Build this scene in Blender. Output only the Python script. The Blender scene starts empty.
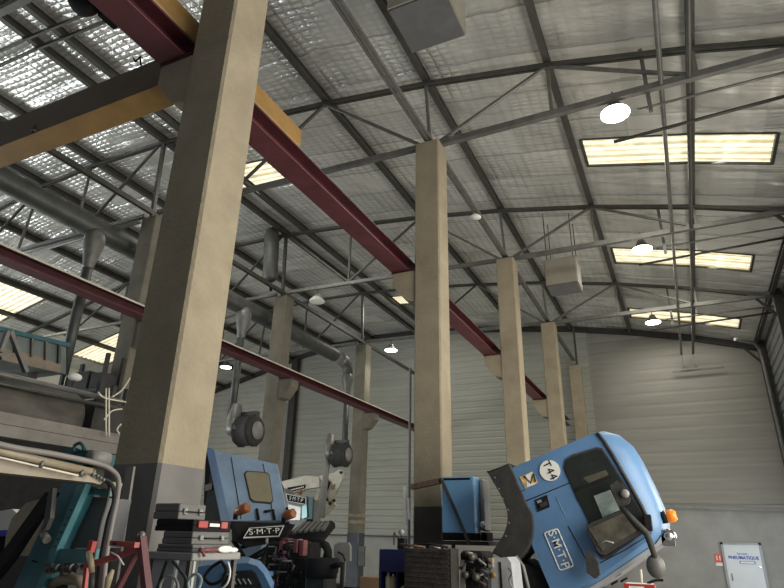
import bpy, math, random
from mathutils import Vector, Matrix
random.seed(7)
H = 2.0                      # height of the viewpoint above the floor
scene = bpy.context.scene
col = scene.collection
V = Vector
# ------------------------------------------------------------------ camera
FPX = 591.85
p_, y_, r_ = math.radians(22.5), math.radians(-25.77), math.radians(1.24)
FW = V((math.sin(y_)*math.cos(p_), math.cos(y_)*math.cos(p_), math.sin(p_)))
R0 = V((math.cos(y_), -math.sin(y_), 0)); U0 = R0.cross(FW)
RT = R0*math.cos(r_) + U0*math.sin(r_); UP = -R0*math.sin(r_) + U0*math.cos(r_)
cd = bpy.data.cameras.new('camera'); cam = bpy.data.objects.new('camera', cd); col.objects.link(cam)
cd.sensor_width = 36; cd.lens = FPX/784*36; cd.clip_start = .05; cd.clip_end = 200
M3 = Matrix((RT, UP, -FW)).transposed()
cam.matrix_world = Matrix.Translation((0, 0, H)) @ M3.to_4x4()
scene.camera = cam

def at(u, v, Y=None, X=None, Z=None):
    """a surveyed point: sight line through (u,v) met with one plane of the hall (viewpoint at the origin)"""
    d = FW + RT*((u-392)/FPX) - UP*((v-294)/FPX)
    t = Y/d.y if Y is not None else (X/d.x if X is not None else Z/d.z)
    return d*t

# ------------------------------------------------------------------ materials
def mat(name, c, rough=.6, metal=0, var=.15, scale=3., bump=0., bscale=40., emit=None, es=0, stretch=None, spec=.5, coat=0, c2=None):
    m = bpy.data.materials.new(name); m.use_nodes = True
    nt = m.node_tree; n = nt.nodes; l = nt.links
    b = n['Principled BSDF']
    b.inputs['Roughness'].default_value = rough; b.inputs['Metallic'].default_value = metal
    b.inputs['Specular IOR Level'].default_value = spec
    b.inputs['Coat Weight'].default_value = coat
    geo = n.new('ShaderNodeNewGeometry'); mp = n.new('ShaderNodeMapping')
    l.new(geo.outputs['Position'], mp.inputs['Vector'])
    if stretch: mp.inputs['Scale'].default_value = stretch
    nz = n.new('ShaderNodeTexNoise'); nz.inputs['Scale'].default_value = scale; nz.inputs['Detail'].default_value = 6; nz.inputs['Roughness'].default_value = .65
    l.new(mp.outputs['Vector'], nz.inputs['Vector'])
    rp = n.new('ShaderNodeValToRGB'); l.new(nz.outputs['Fac'], rp.inputs['Fac'])
    rp.color_ramp.elements[0].position = .32; rp.color_ramp.elements[1].position = .68
    lo = [x*(1-var) for x in c]; hi = [min(1, x*(1+var)) for x in (c2 or c)]
    if c2: lo = list(c)
    rp.color_ramp.elements[0].color = (*lo, 1); rp.color_ramp.elements[1].color = (*hi, 1)
    l.new(rp.outputs['Color'], b.inputs['Base Color'])
    if bump:
        n2 = n.new('ShaderNodeTexNoise'); n2.inputs['Scale'].default_value = bscale; n2.inputs['Detail'].default_value = 4
        l.new(mp.outputs['Vector'], n2.inputs['Vector'])
        bp = n.new('ShaderNodeBump'); bp.inputs['Strength'].default_value = bump; bp.inputs['Distance'].default_value = .02
        l.new(n2.outputs['Fac'], bp.inputs['Height']); l.new(bp.outputs['Normal'], b.inputs['Normal'])
    if emit:
        b.inputs['Emission Color'].default_value = (*emit, 1); b.inputs['Emission Strength'].default_value = es
    return m

def foil_material():
    m = bpy.data.materials.new('quilted_foil'); m.use_nodes = True
    nt = m.node_tree; n = nt.nodes; l = nt.links; b = n['Principled BSDF']
    geo = n.new('ShaderNodeNewGeometry')
    sep = n.new('ShaderNodeSeparateXYZ'); l.new(geo.outputs['Position'], sep.inputs[0])
    def math_(op, a, bb=None, c=None):
        q = n.new('ShaderNodeMath'); q.operation = op
        for i, x in enumerate((a, bb, c)):
            if x is None: continue
            if isinstance(x, (int, float)): q.inputs[i].default_value = x
            else: l.new(x, q.inputs[i])
        return q.outputs[0]
    def noise(scale, detail=4, vec=None, dist=0):
        q = n.new('ShaderNodeTexNoise'); q.inputs['Scale'].default_value = scale; q.inputs['Detail'].default_value = detail
        q.inputs['Distortion'].default_value = dist
        l.new(vec or geo.outputs['Position'], q.inputs['Vector']); return q.outputs['Fac']
    warp = math_('MULTIPLY', noise(1.6), .16)
    x, y = sep.outputs[0], math_('ADD', sep.outputs[1], warp)
    xw = math_('ADD', x, math_('MULTIPLY', noise(1.1), .1))
    # sheets of insulation, 1.2 m wide, laid across the hall
    shx = math_('DIVIDE', y, 1.2); sid = math_('FLOOR', shx)
    wn = n.new('ShaderNodeTexWhiteNoise'); wn.noise_dimensions = '2D'
    cv = n.new('ShaderNodeCombineXYZ'); l.new(sid, cv.inputs[0]); l.new(math_('FLOOR', math_('DIVIDE', x, 2.62)), cv.inputs[1]); l.new(cv.outputs[0], wn.inputs['Vector'])
    # pads: rows of small cushions
    def cell(v, size, off=0.):
        f = math_('FRACT', math_('ADD', math_('DIVIDE', v, size), off)); return math_('SUBTRACT', 1., math_('POWER', math_('ABSOLUTE', math_('MULTIPLY_ADD', f, 2., -1.)), 2.5))
    row = math_('FRACT', math_('MULTIPLY', math_('FLOOR', math_('DIVIDE', y, .13)), .5))
    qx = cell(xw, .24); qy = cell(y, .145)
    pad = math_('MULTIPLY', qx, qy)
    amp = math_('MAXIMUM', math_('MINIMUM', math_('MULTIPLY_ADD', noise(.5, 3), 4., -1.3), 1.), .30)
    west = math_('MINIMUM', math_('MAXIMUM', math_('MULTIPLY_ADD', x, -.22, .15), .10), 1.)   # tired, baggier insulation further in
    amp = math_('MULTIPLY', amp, west)
    quilt = math_('MULTIPLY', pad, amp)
    mp = n.new('ShaderNodeMapping'); mp.inputs['Scale'].default_value = (.35, 1.7, 1); l.new(geo.outputs['Position'], mp.inputs[0])
    fold = noise(1.2, 5, mp.outputs[0], .8)
    big = noise(.7, 2)
    sm = math_('FRACT', shx); seam = math_('LESS_THAN', sm, .035)
    ridge = math_('POWER', math_('ABSOLUTE', math_('MULTIPLY_ADD', sm, 2., -1.)), 8.)
    crk = n.new('ShaderNodeTexNoise'); crk.inputs['Scale'].default_value = 16; crk.inputs['Detail'].default_value = 3; l.new(geo.outputs['Position'], crk.inputs['Vector'])
    hgt = math_('ADD', math_('MULTIPLY', quilt, .5), math_('ADD', math_('MULTIPLY', fold, 2.2), math_('ADD', math_('MULTIPLY', ridge, -.6), math_('ADD', math_('MULTIPLY', big, 6.), math_('MULTIPLY', math_('MULTIPLY', crk.outputs['Fac'], amp), .5)))))
    bp = n.new('ShaderNodeBump'); bp.inputs['Strength'].default_value = .85; bp.inputs['Distance'].default_value = .05
    l.new(hgt, bp.inputs['Height']); l.new(bp.outputs['Normal'], b.inputs['Normal'])
    tone = math_('MULTIPLY_ADD', wn.outputs['Value'], .20, .78)
    tone = math_('MULTIPLY', tone, math_('SUBTRACT', 1., math_('MULTIPLY', seam, .35)))
    tone = math_('MULTIPLY', tone, math_('MULTIPLY_ADD', math_('MULTIPLY', math_('SUBTRACT', pad, .6), amp), .42, 1.))  # creases between cushions darkened, their shade painted into the foil colour
    tone = math_('MULTIPLY', tone, math_('MULTIPLY_ADD', noise(.55, 5), .5, .72))
    cmb = n.new('ShaderNodeCombineXYZ'); l.new(tone, cmb.inputs[0]); l.new(tone, cmb.inputs[1]); l.new(math_('MULTIPLY', tone, .96), cmb.inputs[2])
    l.new(cmb.outputs[0], b.inputs['Base Color'])
    b.inputs['Metallic'].default_value = .62; b.inputs['Roughness'].default_value = .31
    return m

def skylight_material():
    m = bpy.data.materials.new('translucent_ribbed_sheet'); m.use_nodes = True
    nt = m.node_tree; n = nt.nodes; l = nt.links; b = n['Principled BSDF']
    geo = n.new('ShaderNodeNewGeometry'); sep = n.new('ShaderNodeSeparateXYZ'); l.new(geo.outputs['Position'], sep.inputs[0])
    q = n.new('ShaderNodeMath'); q.operation = 'MULTIPLY'; q.inputs[1].default_value = 2*math.pi/.24; l.new(sep.outputs[1], q.inputs[0])
    s = n.new('ShaderNodeMath'); s.operation = 'SINE'; l.new(q.outputs[0], s.inputs[0])
    nz = n.new('ShaderNodeTexNoise'); nz.inputs['Scale'].default_value = 4; l.new(geo.outputs['Position'], nz.inputs['Vector'])
    a = n.new('ShaderNodeMath'); a.operation = 'MULTIPLY_ADD'; a.inputs[1].default_value = .36; l.new(s.outputs[0], a.inputs[0]); l.new(nz.outputs['Fac'], a.inputs[2])
    rp = n.new('ShaderNodeValToRGB'); l.new(a.outputs[0], rp.inputs[0])
    rp.color_ramp.elements[0].position = .18; rp.color_ramp.elements[0].color = (.40, .32, .16, 1)
    rp.color_ramp.elements[1].position = .62; rp.color_ramp.elements[1].color = (1., .93, .68, 1)
    l.new(rp.outputs[0], b.inputs['Emission Color']); b.inputs['Emission Strength'].default_value = 1.0
    b.inputs['Base Color'].default_value = (.7, .66, .5, 1); b.inputs['Roughness'].default_value = .5
    return m

MT = {}
def mk(k, *a, **kw): MT[k] = mat(k, *a, **kw); return MT[k]
MT['foil'] = foil_material(); MT['sky'] = skylight_material()
mk('concrete', (.27, .228, .158), .85, var=.14, scale=2.2, bump=.5, bscale=25)
mk('concrete_grey', (.165, .152, .12), .85, var=.18, scale=2.2, bump=.5, bscale=25)
mk('paint_grey', (.115, .11, .105), .5, var=.2, scale=2.5)
mk('paint_slate', (.05, .06, .075), .5, var=.2, scale=2.5)
mk('trailer_grey', (.19, .172, .155), .6, var=.2, scale=3)
mk('clad_west', (.42, .42, .38), .55, var=.08, scale=1.5)
mk('red_dull', (.17, .045, .05), .5, var=.4, scale=9)
mk('purple', (.12, .07, .13), .4, var=.4, scale=9)
mk('concrete_floor', (.22, .21, .19), .6, var=.25, scale=1.1, bump=.2)
mk('plinth', (.31, .31, .295), .8, var=.12, scale=1.2, bump=.2)
mk('paint_base', (.045, .038, .032), .5, var=.2, scale=2.5)
mk('steel', (.075, .073, .064), .5, metal=.4, var=.2, scale=4)
mk('steel_light', (.15, .148, .138), .45, metal=.4, var=.2, scale=4)
mk('steel_dark', (.035, .033, .03), .55, metal=.3, var=.25, scale=4)
mk('galvanised', (.20, .20, .185), .48, metal=.35, var=.25, scale=5)
mk('duct_dull', (.085, .09, .085), .5, metal=.3, var=.25, scale=3)
mk('maroon', (.055, .011, .015), .45, var=.3, scale=3)
mk('maroon_light', (.10, .028, .033), .45, var=.25, scale=3)
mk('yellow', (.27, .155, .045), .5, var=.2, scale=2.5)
mk('yellow_shaded', (.085, .055, .032), .55, var=.2, scale=2.5)
mk('clad', (.30, .305, .27), .55, var=.10, scale=1.5, stretch=(.3, 1, 4), metal=.1)
mk('clad_bay', (.25, .243, .218), .55, var=.10, scale=1.2, stretch=(.25, 1, 4), metal=.1)
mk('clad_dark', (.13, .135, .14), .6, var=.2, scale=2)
mk('door_paint', (.66, .71, .74), .45, var=.05, scale=1)
mk('cab_blue', (.10, .205, .375), .42, var=.12, scale=2)
mk('cab_blue_dull', (.19, .275, .39), .5, var=.15, scale=2)
mk('panel_blue', (.20, .42, .70), .4, var=.08, scale=2)
mk('navy', (.014, .018, .085), .45, var=.15)
mk('black', (.014, .014, .015), .8, var=.3, scale=6, spec=.15)
mk('black_rough', (.035, .034, .034), .75, var=.35, scale=8, bump=.3)
mk('rubber', (.038, .037, .036), .7, var=.25, scale=8, bump=.2, spec=.3)
mk('glass_dark', (.02, .024, .022), .08, var=.2, spec=.8)
mk('glass_tint', (.22, .20, .14), .12, var=.12, spec=.7)
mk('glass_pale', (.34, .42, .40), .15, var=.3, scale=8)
mk('cyan_glass', (.35, .75, .78), .2, var=.1)
mk('mirror_brown', (.085, .078, .062), .16, var=.4, scale=5, spec=.8)
mk('white', (.75, .75, .72), .5, var=.05)
mk('white_paint', (.62, .58, .48), .5, var=.15, scale=3)
mk('grey_plastic', (.10, .10, .095), .5, var=.15)
mk('grey_mid', (.22, .22, .21), .5, var=.15)
mk('grey_panel', (.33, .34, .36), .5, var=.12)
mk('chrome', (.6, .6, .6), .2, metal=.9, var=.2, scale=20)
mk('orange', (.75, .20, .015), .25, var=.2, emit=(1, .3, .02), es=.25)
mk('amber_dull', (.28, .09, .03), .35, var=.3)
mk('red', (.36, .028, .025), .45, var=.2, scale=6)
mk('red_frame', (.30, .05, .045), .5, var=.3, scale=7)
mk('red_sign', (.75, .10, .08), .5, var=.05)
mk('teal', (.022, .10, .12), .45, var=.3, scale=5)
mk('teal_light', (.05, .15, .17), .45, var=.25, scale=5)
mk('cream', (.25, .208, .145), .5, var=.2, scale=5)
mk('bin_rust', (.12, .15, .145), .65, var=.3, scale=2.5, stretch=(1, 1, .5))
mk('rusty_patch', (.14, .15, .13), .7, var=.3, scale=2.2, c2=(.27, .18, .12))
mk('tank', (.075, .068, .058), .65, metal=.1, var=.55, scale=2.2, stretch=(1, .6, 1.6))
mk('rust', (.12, .07, .04), .8, var=.4, scale=9)
mk('ink_blue', (.06, .09, .45), .5, var=.1)
mk('sticker', (.65, .42, .16), .5, var=.5, scale=14)
mk('cardboard', (.30, .19, .11), .8, var=.15)
mk('heater_box', (.25, .235, .19), .6, var=.1)
mk('heater_dark', (.10, .10, .105), .6, var=.15)
mk('crate', (.035, .028, .026), .8, var=.5, scale=9, bump=.4)
mk('wood', (.42, .33, .2), .6, var=.2)
mk('lamp_glow', (1, 1, 1), .5, var=0, emit=(1., .93, .76), es=9)
mk('lamp_off', (.6, .6, .56), .5, var=.05, emit=(1, .95, .85), es=.12)  # disc of an unlit lamp, given a faint added glow

# ------------------------------------------------------------------ mesh builder (coordinates relative to the viewpoint; H added on build)
class MB:
    def __init__(s): s.v = []; s.f = []; s.sm = []; s.mi = []; s.cur = 0
    def _add(s, vs, fs, smooth=False):
        b = len(s.v); s.v += [V(x) for x in vs]
        for i, f in enumerate(fs):
            s.f.append([b+j for j in f]); s.mi.append(s.cur)
            s.sm.append(smooth if isinstance(smooth, bool) else smooth[i])
        return s
    def box(s, a, b):
        x0, x1 = sorted((a[0], b[0])); y0, y1 = sorted((a[1], b[1])); z0, z1 = sorted((a[2], b[2]))
        return s._add([(x0,y0,z0),(x1,y0,z0),(x1,y1,z0),(x0,y1,z0),(x0,y0,z1),(x1,y0,z1),(x1,y1,z1),(x0,y1,z1)],
                      [(0,3,2,1),(4,5,6,7),(0,1,5,4),(1,2,6,5),(2,3,7,6),(3,0,4,7)])
    def chbox(s, a, b, c=.02):
        """box standing upright with chamfered vertical edges"""
        x0, x1 = sorted((a[0], b[0])); y0, y1 = sorted((a[1], b[1])); z0, z1 = sorted((a[2], b[2]))
        ring = [(x0+c,y0),(x1-c,y0),(x1,y0+c),(x1,y1-c),(x1-c,y1),(x0+c,y1),(x0,y1-c),(x0,y0+c)]
        n = len(ring)
        return s._add([(x,y,z0) for x,y in ring]+[(x,y,z1) for x,y in ring],
                      [tuple(range(n))[::-1], tuple(range(n,2*n))]+[(i,(i+1)%n,n+(i+1)%n,n+i) for i in range(n)])
    def rbox(s, a, b, c=.02):
        """box with all edges chamfered"""
        x0, x1 = sorted((a[0], b[0])); y0, y1 = sorted((a[1], b[1])); z0, z1 = sorted((a[2], b[2]))
        c = min(c, (x1-x0)/2.2, (y1-y0)/2.2, (z1-z0)/2.2)
        def ring(i, z): 
            X0, X1, Y0, Y1 = x0+i, x1-i, y0+i, y1-i
            return [(X0+c,Y0,z),(X1-c,Y0,z),(X1,Y0+c,z),(X1,Y1-c,z),(X1-c,Y1,z),(X0+c,Y1,z),(X0,Y1-c,z),(X0,Y0+c,z)]
        return s.loft([ring(c*.8, z0), ring(0, z0+c), ring(0, z1-c), ring(c*.8, z1)])
    def bar(s, p, q, w, h=None, up=(0,0,1)):
        h = h or w; p, q = V(p), V(q); d = (q-p).normalized(); up = V(up)
        if abs(d.dot(up)) > .97: up = V((0,1,0))
        a = d.cross(up).normalized()*w/2; b = d.cross(a).normalized()*h/2
        vs = [p-a-b, p+a-b, p+a+b, p-a+b, q-a-b, q+a-b, q+a+b, q-a+b]
        return s._add(vs, [(0,3,2,1),(4,5,6,7),(0,1,5,4),(1,2,6,5),(2,3,7,6),(3,0,4,7)])
    def tube(s, pts, r, n=12, caps=True):
        pts = [V(p) for p in pts]; rs = r if isinstance(r, (list, tuple)) else [r]*len(pts)
        ref = None; rings = []
        for i, p in enumerate(pts):
            d = (pts[min(i+1, len(pts)-1)] - pts[max(i-1, 0)]).normalized()
            if ref is None: ref = V((0,0,1)) if abs(d.z) < .9 else V((1,0,0))
            a = (ref - d*ref.dot(d)).normalized(); b = d.cross(a); ref = a
            rings.append([p + a*math.cos(t)*rs[i] + b*math.sin(t)*rs[i] for t in [2*math.pi*k/n for k in range(n)]])
        vs = [x for rg in rings for x in rg]; fs = []; sm = []
        for i in range(len(rings)-1):
            for k in range(n): fs.append((i*n+k, i*n+(k+1)%n, (i+1)*n+(k+1)%n, (i+1)*n+k)); sm.append(True)
        if caps:
            fs += [tuple(range(n))[::-1], tuple(range(len(vs)-n, len(vs)))]; sm += [False, False]
        return s._add(vs, fs, sm)
    def loft(s, rings, smooth=False, caps=True):
        n = len(rings[0]); vs = [x for rg in rings for x in rg]; fs = []; sm = []
        for i in range(len(rings)-1):
            for k in range(n): fs.append((i*n+k, i*n+(k+1)%n, (i+1)*n+(k+1)%n, (i+1)*n+k)); sm.append(smooth)
        if caps:
            fs += [tuple(range(n))[::-1], tuple(range(len(vs)-n, len(vs)))]; sm += [False, False]
        return s._add(vs, fs, sm)
    def prism(s, pts, vec):
        pts = [V(p) for p in pts]; vec = V(vec)
        return s.loft([pts, [p+vec for p in pts]])
    def ball(s, c, r, n=14, m=8):
        c = V(c); r = V(r) if not isinstance(r, (int, float)) else V((r, r, r)); vs = []; fs = []
        for i in range(m+1):
            ph = math.pi*i/m
            for k in range(n):
                t = 2*math.pi*k/n; vs.append(c+V((r.x*math.sin(ph)*math.cos(t), r.y*math.sin(ph)*math.sin(t), r.z*math.cos(ph))))
        for i in range(m):
            for k in range(n): fs.append((i*n+k, (i+1)*n+k, (i+1)*n+(k+1)%n, i*n+(k+1)%n))
        return s._add(vs, fs, True)
    def lathe(s, c, prof, n=24, axis='Z'):
        c = V(c); rings = []
        for r, h in prof:
            rg = []
            for k in range(n):
                t = 2*math.pi*k/n; a, b = r*math.cos(t), r*math.sin(t)
                rg.append(c + (V((a, b, h)) if axis == 'Z' else V((a, h, b)) if axis == 'Y' else V((h, a, b))))
            rings.append(rg)
        return s.loft(rings, smooth=True)
    def build(s, name, m, parent=None, label=None, cat=None, group=None, kind=None):
        me = bpy.data.meshes.new(name); o = bpy.data.objects.new(name, me); col.objects.link(o)
        vs = [v+V((0,0,H)) for v in s.v]
        if parent is None:
            lo = [min(v[i] for v in vs) for i in range(3)]; hi = [max(v[i] for v in vs) for i in range(3)]
            org = V(((lo[0]+hi[0])/2, (lo[1]+hi[1])/2, lo[2])); o.location = org
            if kind == 'structure': o.location = org = V((0,0,0))
        else:
            o.parent = parent; org = world_loc(parent)
        me.from_pydata([v-org for v in vs], [], s.f)
        ms = m if isinstance(m, (list, tuple)) else [m]
        for x in ms: me.materials.append(MT[x])
        me.polygons.foreach_set('use_smooth', s.sm); me.polygons.foreach_set('material_index', [min(i, len(ms)-1) for i in s.mi])
        me.update()
        import bmesh
        bm = bmesh.new(); bm.from_mesh(me); bmesh.ops.recalc_face_normals(bm, faces=bm.faces); bm.to_mesh(me); bm.free()
        tag(o, label, cat, group, kind); return o

def world_loc(o):
    v = V((0,0,0))
    while o is not None: v = v + o.location; o = o.parent
    return v
def tag(o, label=None, cat=None, group=None, kind=None):
    if label: o['label'] = label
    if cat: o['category'] = cat
    if group: o['group'] = group
    if kind: o['kind'] = kind
    return o
def thing(name, label, cat, loc, group=None, kind=None):
    o = bpy.data.objects.new(name, None); col.objects.link(o); o.empty_display_size = .2
    o.location = V(loc)+V((0,0,H)); return tag(o, label, cat, group, kind)
def dup(root, delta, label=None, group=None, keep=lambda o: True):
    r = root.copy(); col.objects.link(r); r.location = root.location + V(delta)
    if label: r['label'] = label
    if group: r['group'] = group
    for ch in list(root.children):
        if not keep(ch): continue
        c = ch.copy(); col.objects.link(c); c.parent = r
        for g in list(ch.children):
            d = g.copy(); col.objects.link(d); d.parent = c
    return r
def text(body, name, m, centre, right, up, size, parent, extrude=.001, bold=0., sx=1., space=1.):
    """lettering as a mesh, centred on a point, lying in the plane of right/up"""
    cu = bpy.data.curves.new(name, 'FONT'); cu.body = body; cu.size = size; cu.extrude = extrude; cu.offset = bold
    cu.align_x = 'CENTER'; cu.align_y = 'CENTER'; cu.resolution_u = 4; cu.space_character = space
    t = bpy.data.objects.new('lettering_source', cu); col.objects.link(t)
    bpy.context.view_layer.update()
    me = bpy.data.meshes.new_from_object(t.evaluated_get(bpy.context.evaluated_depsgraph_get()))
    bpy.data.objects.remove(t); me.name = name
    r = V(right).normalized(); u = (V(up)-r*V(up).dot(r)).normalized(); w = r.cross(u)
    org = world_loc(parent); c = V(centre)+V((0,0,H))-org
    for v in me.vertices: v.co = c + r*v.co.x*sx + u*v.co.y + w*v.co.z
    me.materials.clear(); me.materials.append(MT[m])
    o = bpy.data.objects.new(name, me); col.objects.link(o); o.parent = parent; return o

# ================================================================== SETTING
PROF = [(3.85,7.85),(2.87,8.14),(1.25,8.62),(-1.1,9.18),(-1.28,9.22),(-3.95,9.72),(-6.6,10.08),(-9.2,10.35),(-9.4,10.365),(-9.9,10.40),(-11.5,10.52),(-11.9,10.55),(-13.0,10.575),(-14.5,10.60),(-17.1,10.45),(-19.8,9.95),(-22.5,9.25),(-23.1,9.105),(-25.2,8.6),(-26.8,8.18),(-27.9,7.9)]
def roofz(x):
    for (x1,z1),(x0,z0) in zip(PROF, PROF[1:]):
        if x0 <= x <= x1: return z0+(z1-z0)*(x-x0)/(x1-x0)
    return 7.8
FARY = 28.3
MB().box((-28.2,-8,-H-.2),(4.4,FARY+.3,-H)).build('floor','concrete_floor',kind='structure')
SKY = [(2.87,-1.1,12.75,13.98),(2.87,-1.1,19.1,20.4),(2.87,-1.1,25.15,26.4),(-9.9,-13.0,11.65,13.0),(-9.4,-11.5,23.1,24.2),
       (-23.1,-26.8,12.6,14.6),(-23.1,-26.8,18.8,20.9)]
ys = sorted(set([-8., FARY]+[y for s_ in SKY for y in s_[2:]]))
mb = MB()
for (x1,z1),(x0,z0) in zip(PROF, PROF[1:]):
    for y0, y1 in zip(ys, ys[1:]):
        xm, ym = (x0+x1)/2, (y0+y1)/2
        if any(b < xm < a and c < ym < d for a,b,c,d in SKY): continue
        mb._add([(x0,y0,z0),(x1,y0,z1),(x1,y1,z1),(x0,y1,z0)], [(0,1,2,3)])
# outer skin so that no light leaks
mb.build('ceiling','foil',kind='structure')
for i, (a,b,c,d) in enumerate(SKY):
    mb = MB(); n = 40
    xs = [b] + [x for x,_ in PROF[::-1] if b < x < a] + [a]
    for k in range(n):
        ya, yb = c+(d-c)*k/n, c+(d-c)*(k+1)/n
        za, zb = .05+.02*math.sin(k*1.25), .05+.02*math.sin((k+1)*1.25)
        for x0, x1 in zip(xs, xs[1:]):
            mb._add([(x0,ya,roofz(x0)+za),(x1,ya,roofz(x1)+za),(x1,yb,roofz(x1)+zb),(x0,yb,roofz(x0)+zb)], [(0,1,2,3)], True)
    w = mb.build('window_%d' % (i+1), 'sky', kind='structure')
    fr = MB()
    for y in (c, d):
        for x0, x1 in zip(xs, xs[1:]): fr.bar((x0,y,roofz(x0)+.03),(x1,y,roofz(x1)+.03),.05,.10)
    for x in (a, b): fr.bar((x,c,roofz(x)+.03),(x,d,roofz(x)+.03),.07,.12)
    fr.build('trim_%d' % (i+1), 'steel', kind='structure')
# far wall: ribbed cladding clipped under the roof
def xr(z, lo, hi):
    if z <= 7.85: return lo, hi
    xs = [x for x in [lo+(hi-lo)*k/400 for k in range(401)] if roofz(x) >= z-.02]
    return (min(xs), max(xs)) if xs else None
def cladding(name, m, lo, hi, zb, per, dep, y=FARY):
    mb = MB(); z = zb; prev = None; k = 0
    prof = [(0,0),(.10,0),(.22,-dep),(.86,-dep),(1.,0)]
    while z < 10.7:
        for t, dy in prof[:-1]:
            zz = z+per*t; e = xr(zz, lo, hi)
            if e is None: prev = None; break
            row = ((e[0], y+dy, zz), (e[1], y+dy, zz))
            if prev: mb._add([prev[0], prev[1], row[1], row[0]], [(0,1,2,3)])
            prev = row
        z += per
    return mb.build(name, m, kind='structure')
cladding('wall_far', 'clad', -19.7, -3.3, .12, .30, .018)
cladding('wall_far_west', 'clad_west', -28.2, -19.7, .12, .33, .04)
cladding('wall_far_east', 'clad_bay', -3.3, 3.95, 1.5, .52, .012)
MB().box((-28.2,FARY-.12,-H),(-3.3,FARY+.2,.12)).build('baseboard_far','plinth',kind='structure')
MB().box((-3.3,FARY-.12,-H),(3.95,FARY+.2,1.5)).build('baseboard_far_east','plinth',kind='structure')
mb = MB(); mb.bar((-3.3,FARY-.17,1.56),(3.85,FARY-.17,1.30),.09,.12); mb.build('trim_20','grey_mid',kind='structure')
mb = MB(); mb.bar((-19,FARY-.16,.16),(-3.4,FARY-.16,.06),.06,.05); mb.build('trim_21','steel_dark',kind='structure')
# right wall, ribbed
mb = MB(); z = -H
while z < 7.8:
    mb._add([(3.85,7,z),(3.85,FARY,z),(3.80,FARY,z+.06),(3.80,7,z+.06),(3.80,FARY,z+.3),(3.80,7,z+.3),(3.85,FARY,z+.36),(3.85,7,z+.36)],
            [(0,1,2,3),(3,2,4,5),(5,4,6,7)]); z += .36
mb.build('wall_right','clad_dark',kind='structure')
MB().box((-28.3,11,-H),(-27.85,FARY,8.3)).build('wall_left','clad',kind='structure')
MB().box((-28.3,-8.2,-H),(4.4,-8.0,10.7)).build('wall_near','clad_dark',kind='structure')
# dark flashing where the far wall meets the roof
mb = MB()
for (x1,z1),(x0,z0) in zip(PROF, PROF[1:]): mb.bar((x0,FARY-.12,z0-.14),(x1,FARY-.12,z1-.14),.14,.26)
mb.build('trim_22','steel_dark',kind='structure')
# steel posts and pale flashing on the far wall
mb = MB(); mb.box((-19.95,FARY-.35,-H),(-19.55,FARY-.05,9.7)); mb.build('trim_23','steel_dark',kind='structure')
mb = MB(); mb.box((-20.75,FARY-.12,-H),(-20.1,FARY-.02,7.2)); mb.build('trim_24','clad_bay',kind='structure')
# door in the far wall
D0, D1, DT = .95, 2.16, .07
d = MB().box((D0,FARY-.20,-H),(D1,FARY-.13,DT)).build('door_1','door_paint',kind='structure')
mb = MB(); mb.box((D0-.08,FARY-.24,-H),(D0,FARY-.1,DT+.08)); mb.box((D1,FARY-.24,-H),(D1+.08,FARY-.1,DT+.08)); mb.box((D0-.08,FARY-.24,DT),(D1+.08,FARY-.1,DT+.08))
mb.build('door_frame','grey_panel',d)
MB().box((D1-.12,FARY-.27,-.72),(D1-.06,FARY-.2,-.66)).build('door_handle','chrome',d)
mb = MB(); mb.box((D0+.1,FARY-.22,-1.2),(D0+.15,FARY-.19,-.95)); mb.build('hinge','grey_mid',d)
text('PNEUMATIQUE','door_lettering','ink_blue',((D0+D1)/2+.02,FARY-.215,-.39),(1,0,0),(0,0,1),.15,d,bold=.004)
text('Service','door_lettering_small','ink_blue',((D0+D1)/2,FARY-.215,-.25),(1,0,0),(0,0,1),.12,d)
mb = MB(); mb.box((D0+.47,FARY-.215,-.60),(D1-.22,FARY-.205,-.50)); mb.build('door_plate','ink_blue',d)
mb = MB(); mb.box((D0+.50,FARY-.22,-.585),(D1-.25,FARY-.215,-.515)); mb.build('door_plate_inset','white',d)
s = thing('safety_sign','small red and white pictogram sign on the wall beside the door','sign',(.72,FARY-.14,-.6))
MB().box((.60,FARY-.15,-.58),(.84,FARY-.125,-.28)).build('sign_board','red_sign',s)
MB().box((.60,FARY-.15,-.70),(.84,FARY-.125,-.585)).build('caption_strip','white',s)
mb = MB(); mb.bar((.67,FARY-.155,-.50),(.67,FARY-.155,-.34),.035,.012); mb.bar((.77,FARY-.155,-.50),(.77,FARY-.155,-.34),.035,.012); mb.build('pictogram','white',s)

# ================================================================== COLUMNS
CW = .51
def column(X1, Y0, ztop, band, label, corbel=None, cz=4.8, cm='concrete', pm='paint_base'):
    t = thing('concrete_column', label, 'column', (X1-CW/2, Y0+CW/2, -H), 'precast concrete columns')
    MB().chbox((X1-CW,Y0,band),(X1,Y0+CW,ztop),.025).build('shaft',cm,t)
    MB().chbox((X1-CW-.002,Y0-.002,-H),(X1+.002,Y0+CW+.002,band),.025).build('painted_base',pm,t)
    if corbel:
        sgn = corbel; xf = X1-CW if sgn < 0 else X1; L = .48
        pts = [(xf-sgn*.02,Y0+.04,cz-.03),(xf+sgn*L,Y0+.04,cz-.03),(xf+sgn*L,Y0+.04,cz-.28),(xf+sgn*.2,Y0+.04,cz-.62),(xf-sgn*.02,Y0+.04,cz-.68)]
        MB().prism(pts,(0,CW-.08,0)).build('corbel',cm,t)
        MB().box((xf+sgn*.02,Y0+.02,cz-.03),(xf+sgn*(L+.02),Y0+CW-.02,cz-.003)).build('bearing_plate','maroon',t)
    MB().box((X1-CW+.06,Y0+.06,ztop),(X1-.06,Y0+CW-.06,ztop+.05)).build('cap_plate','steel',t)
    return t
CX = -3.576
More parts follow.
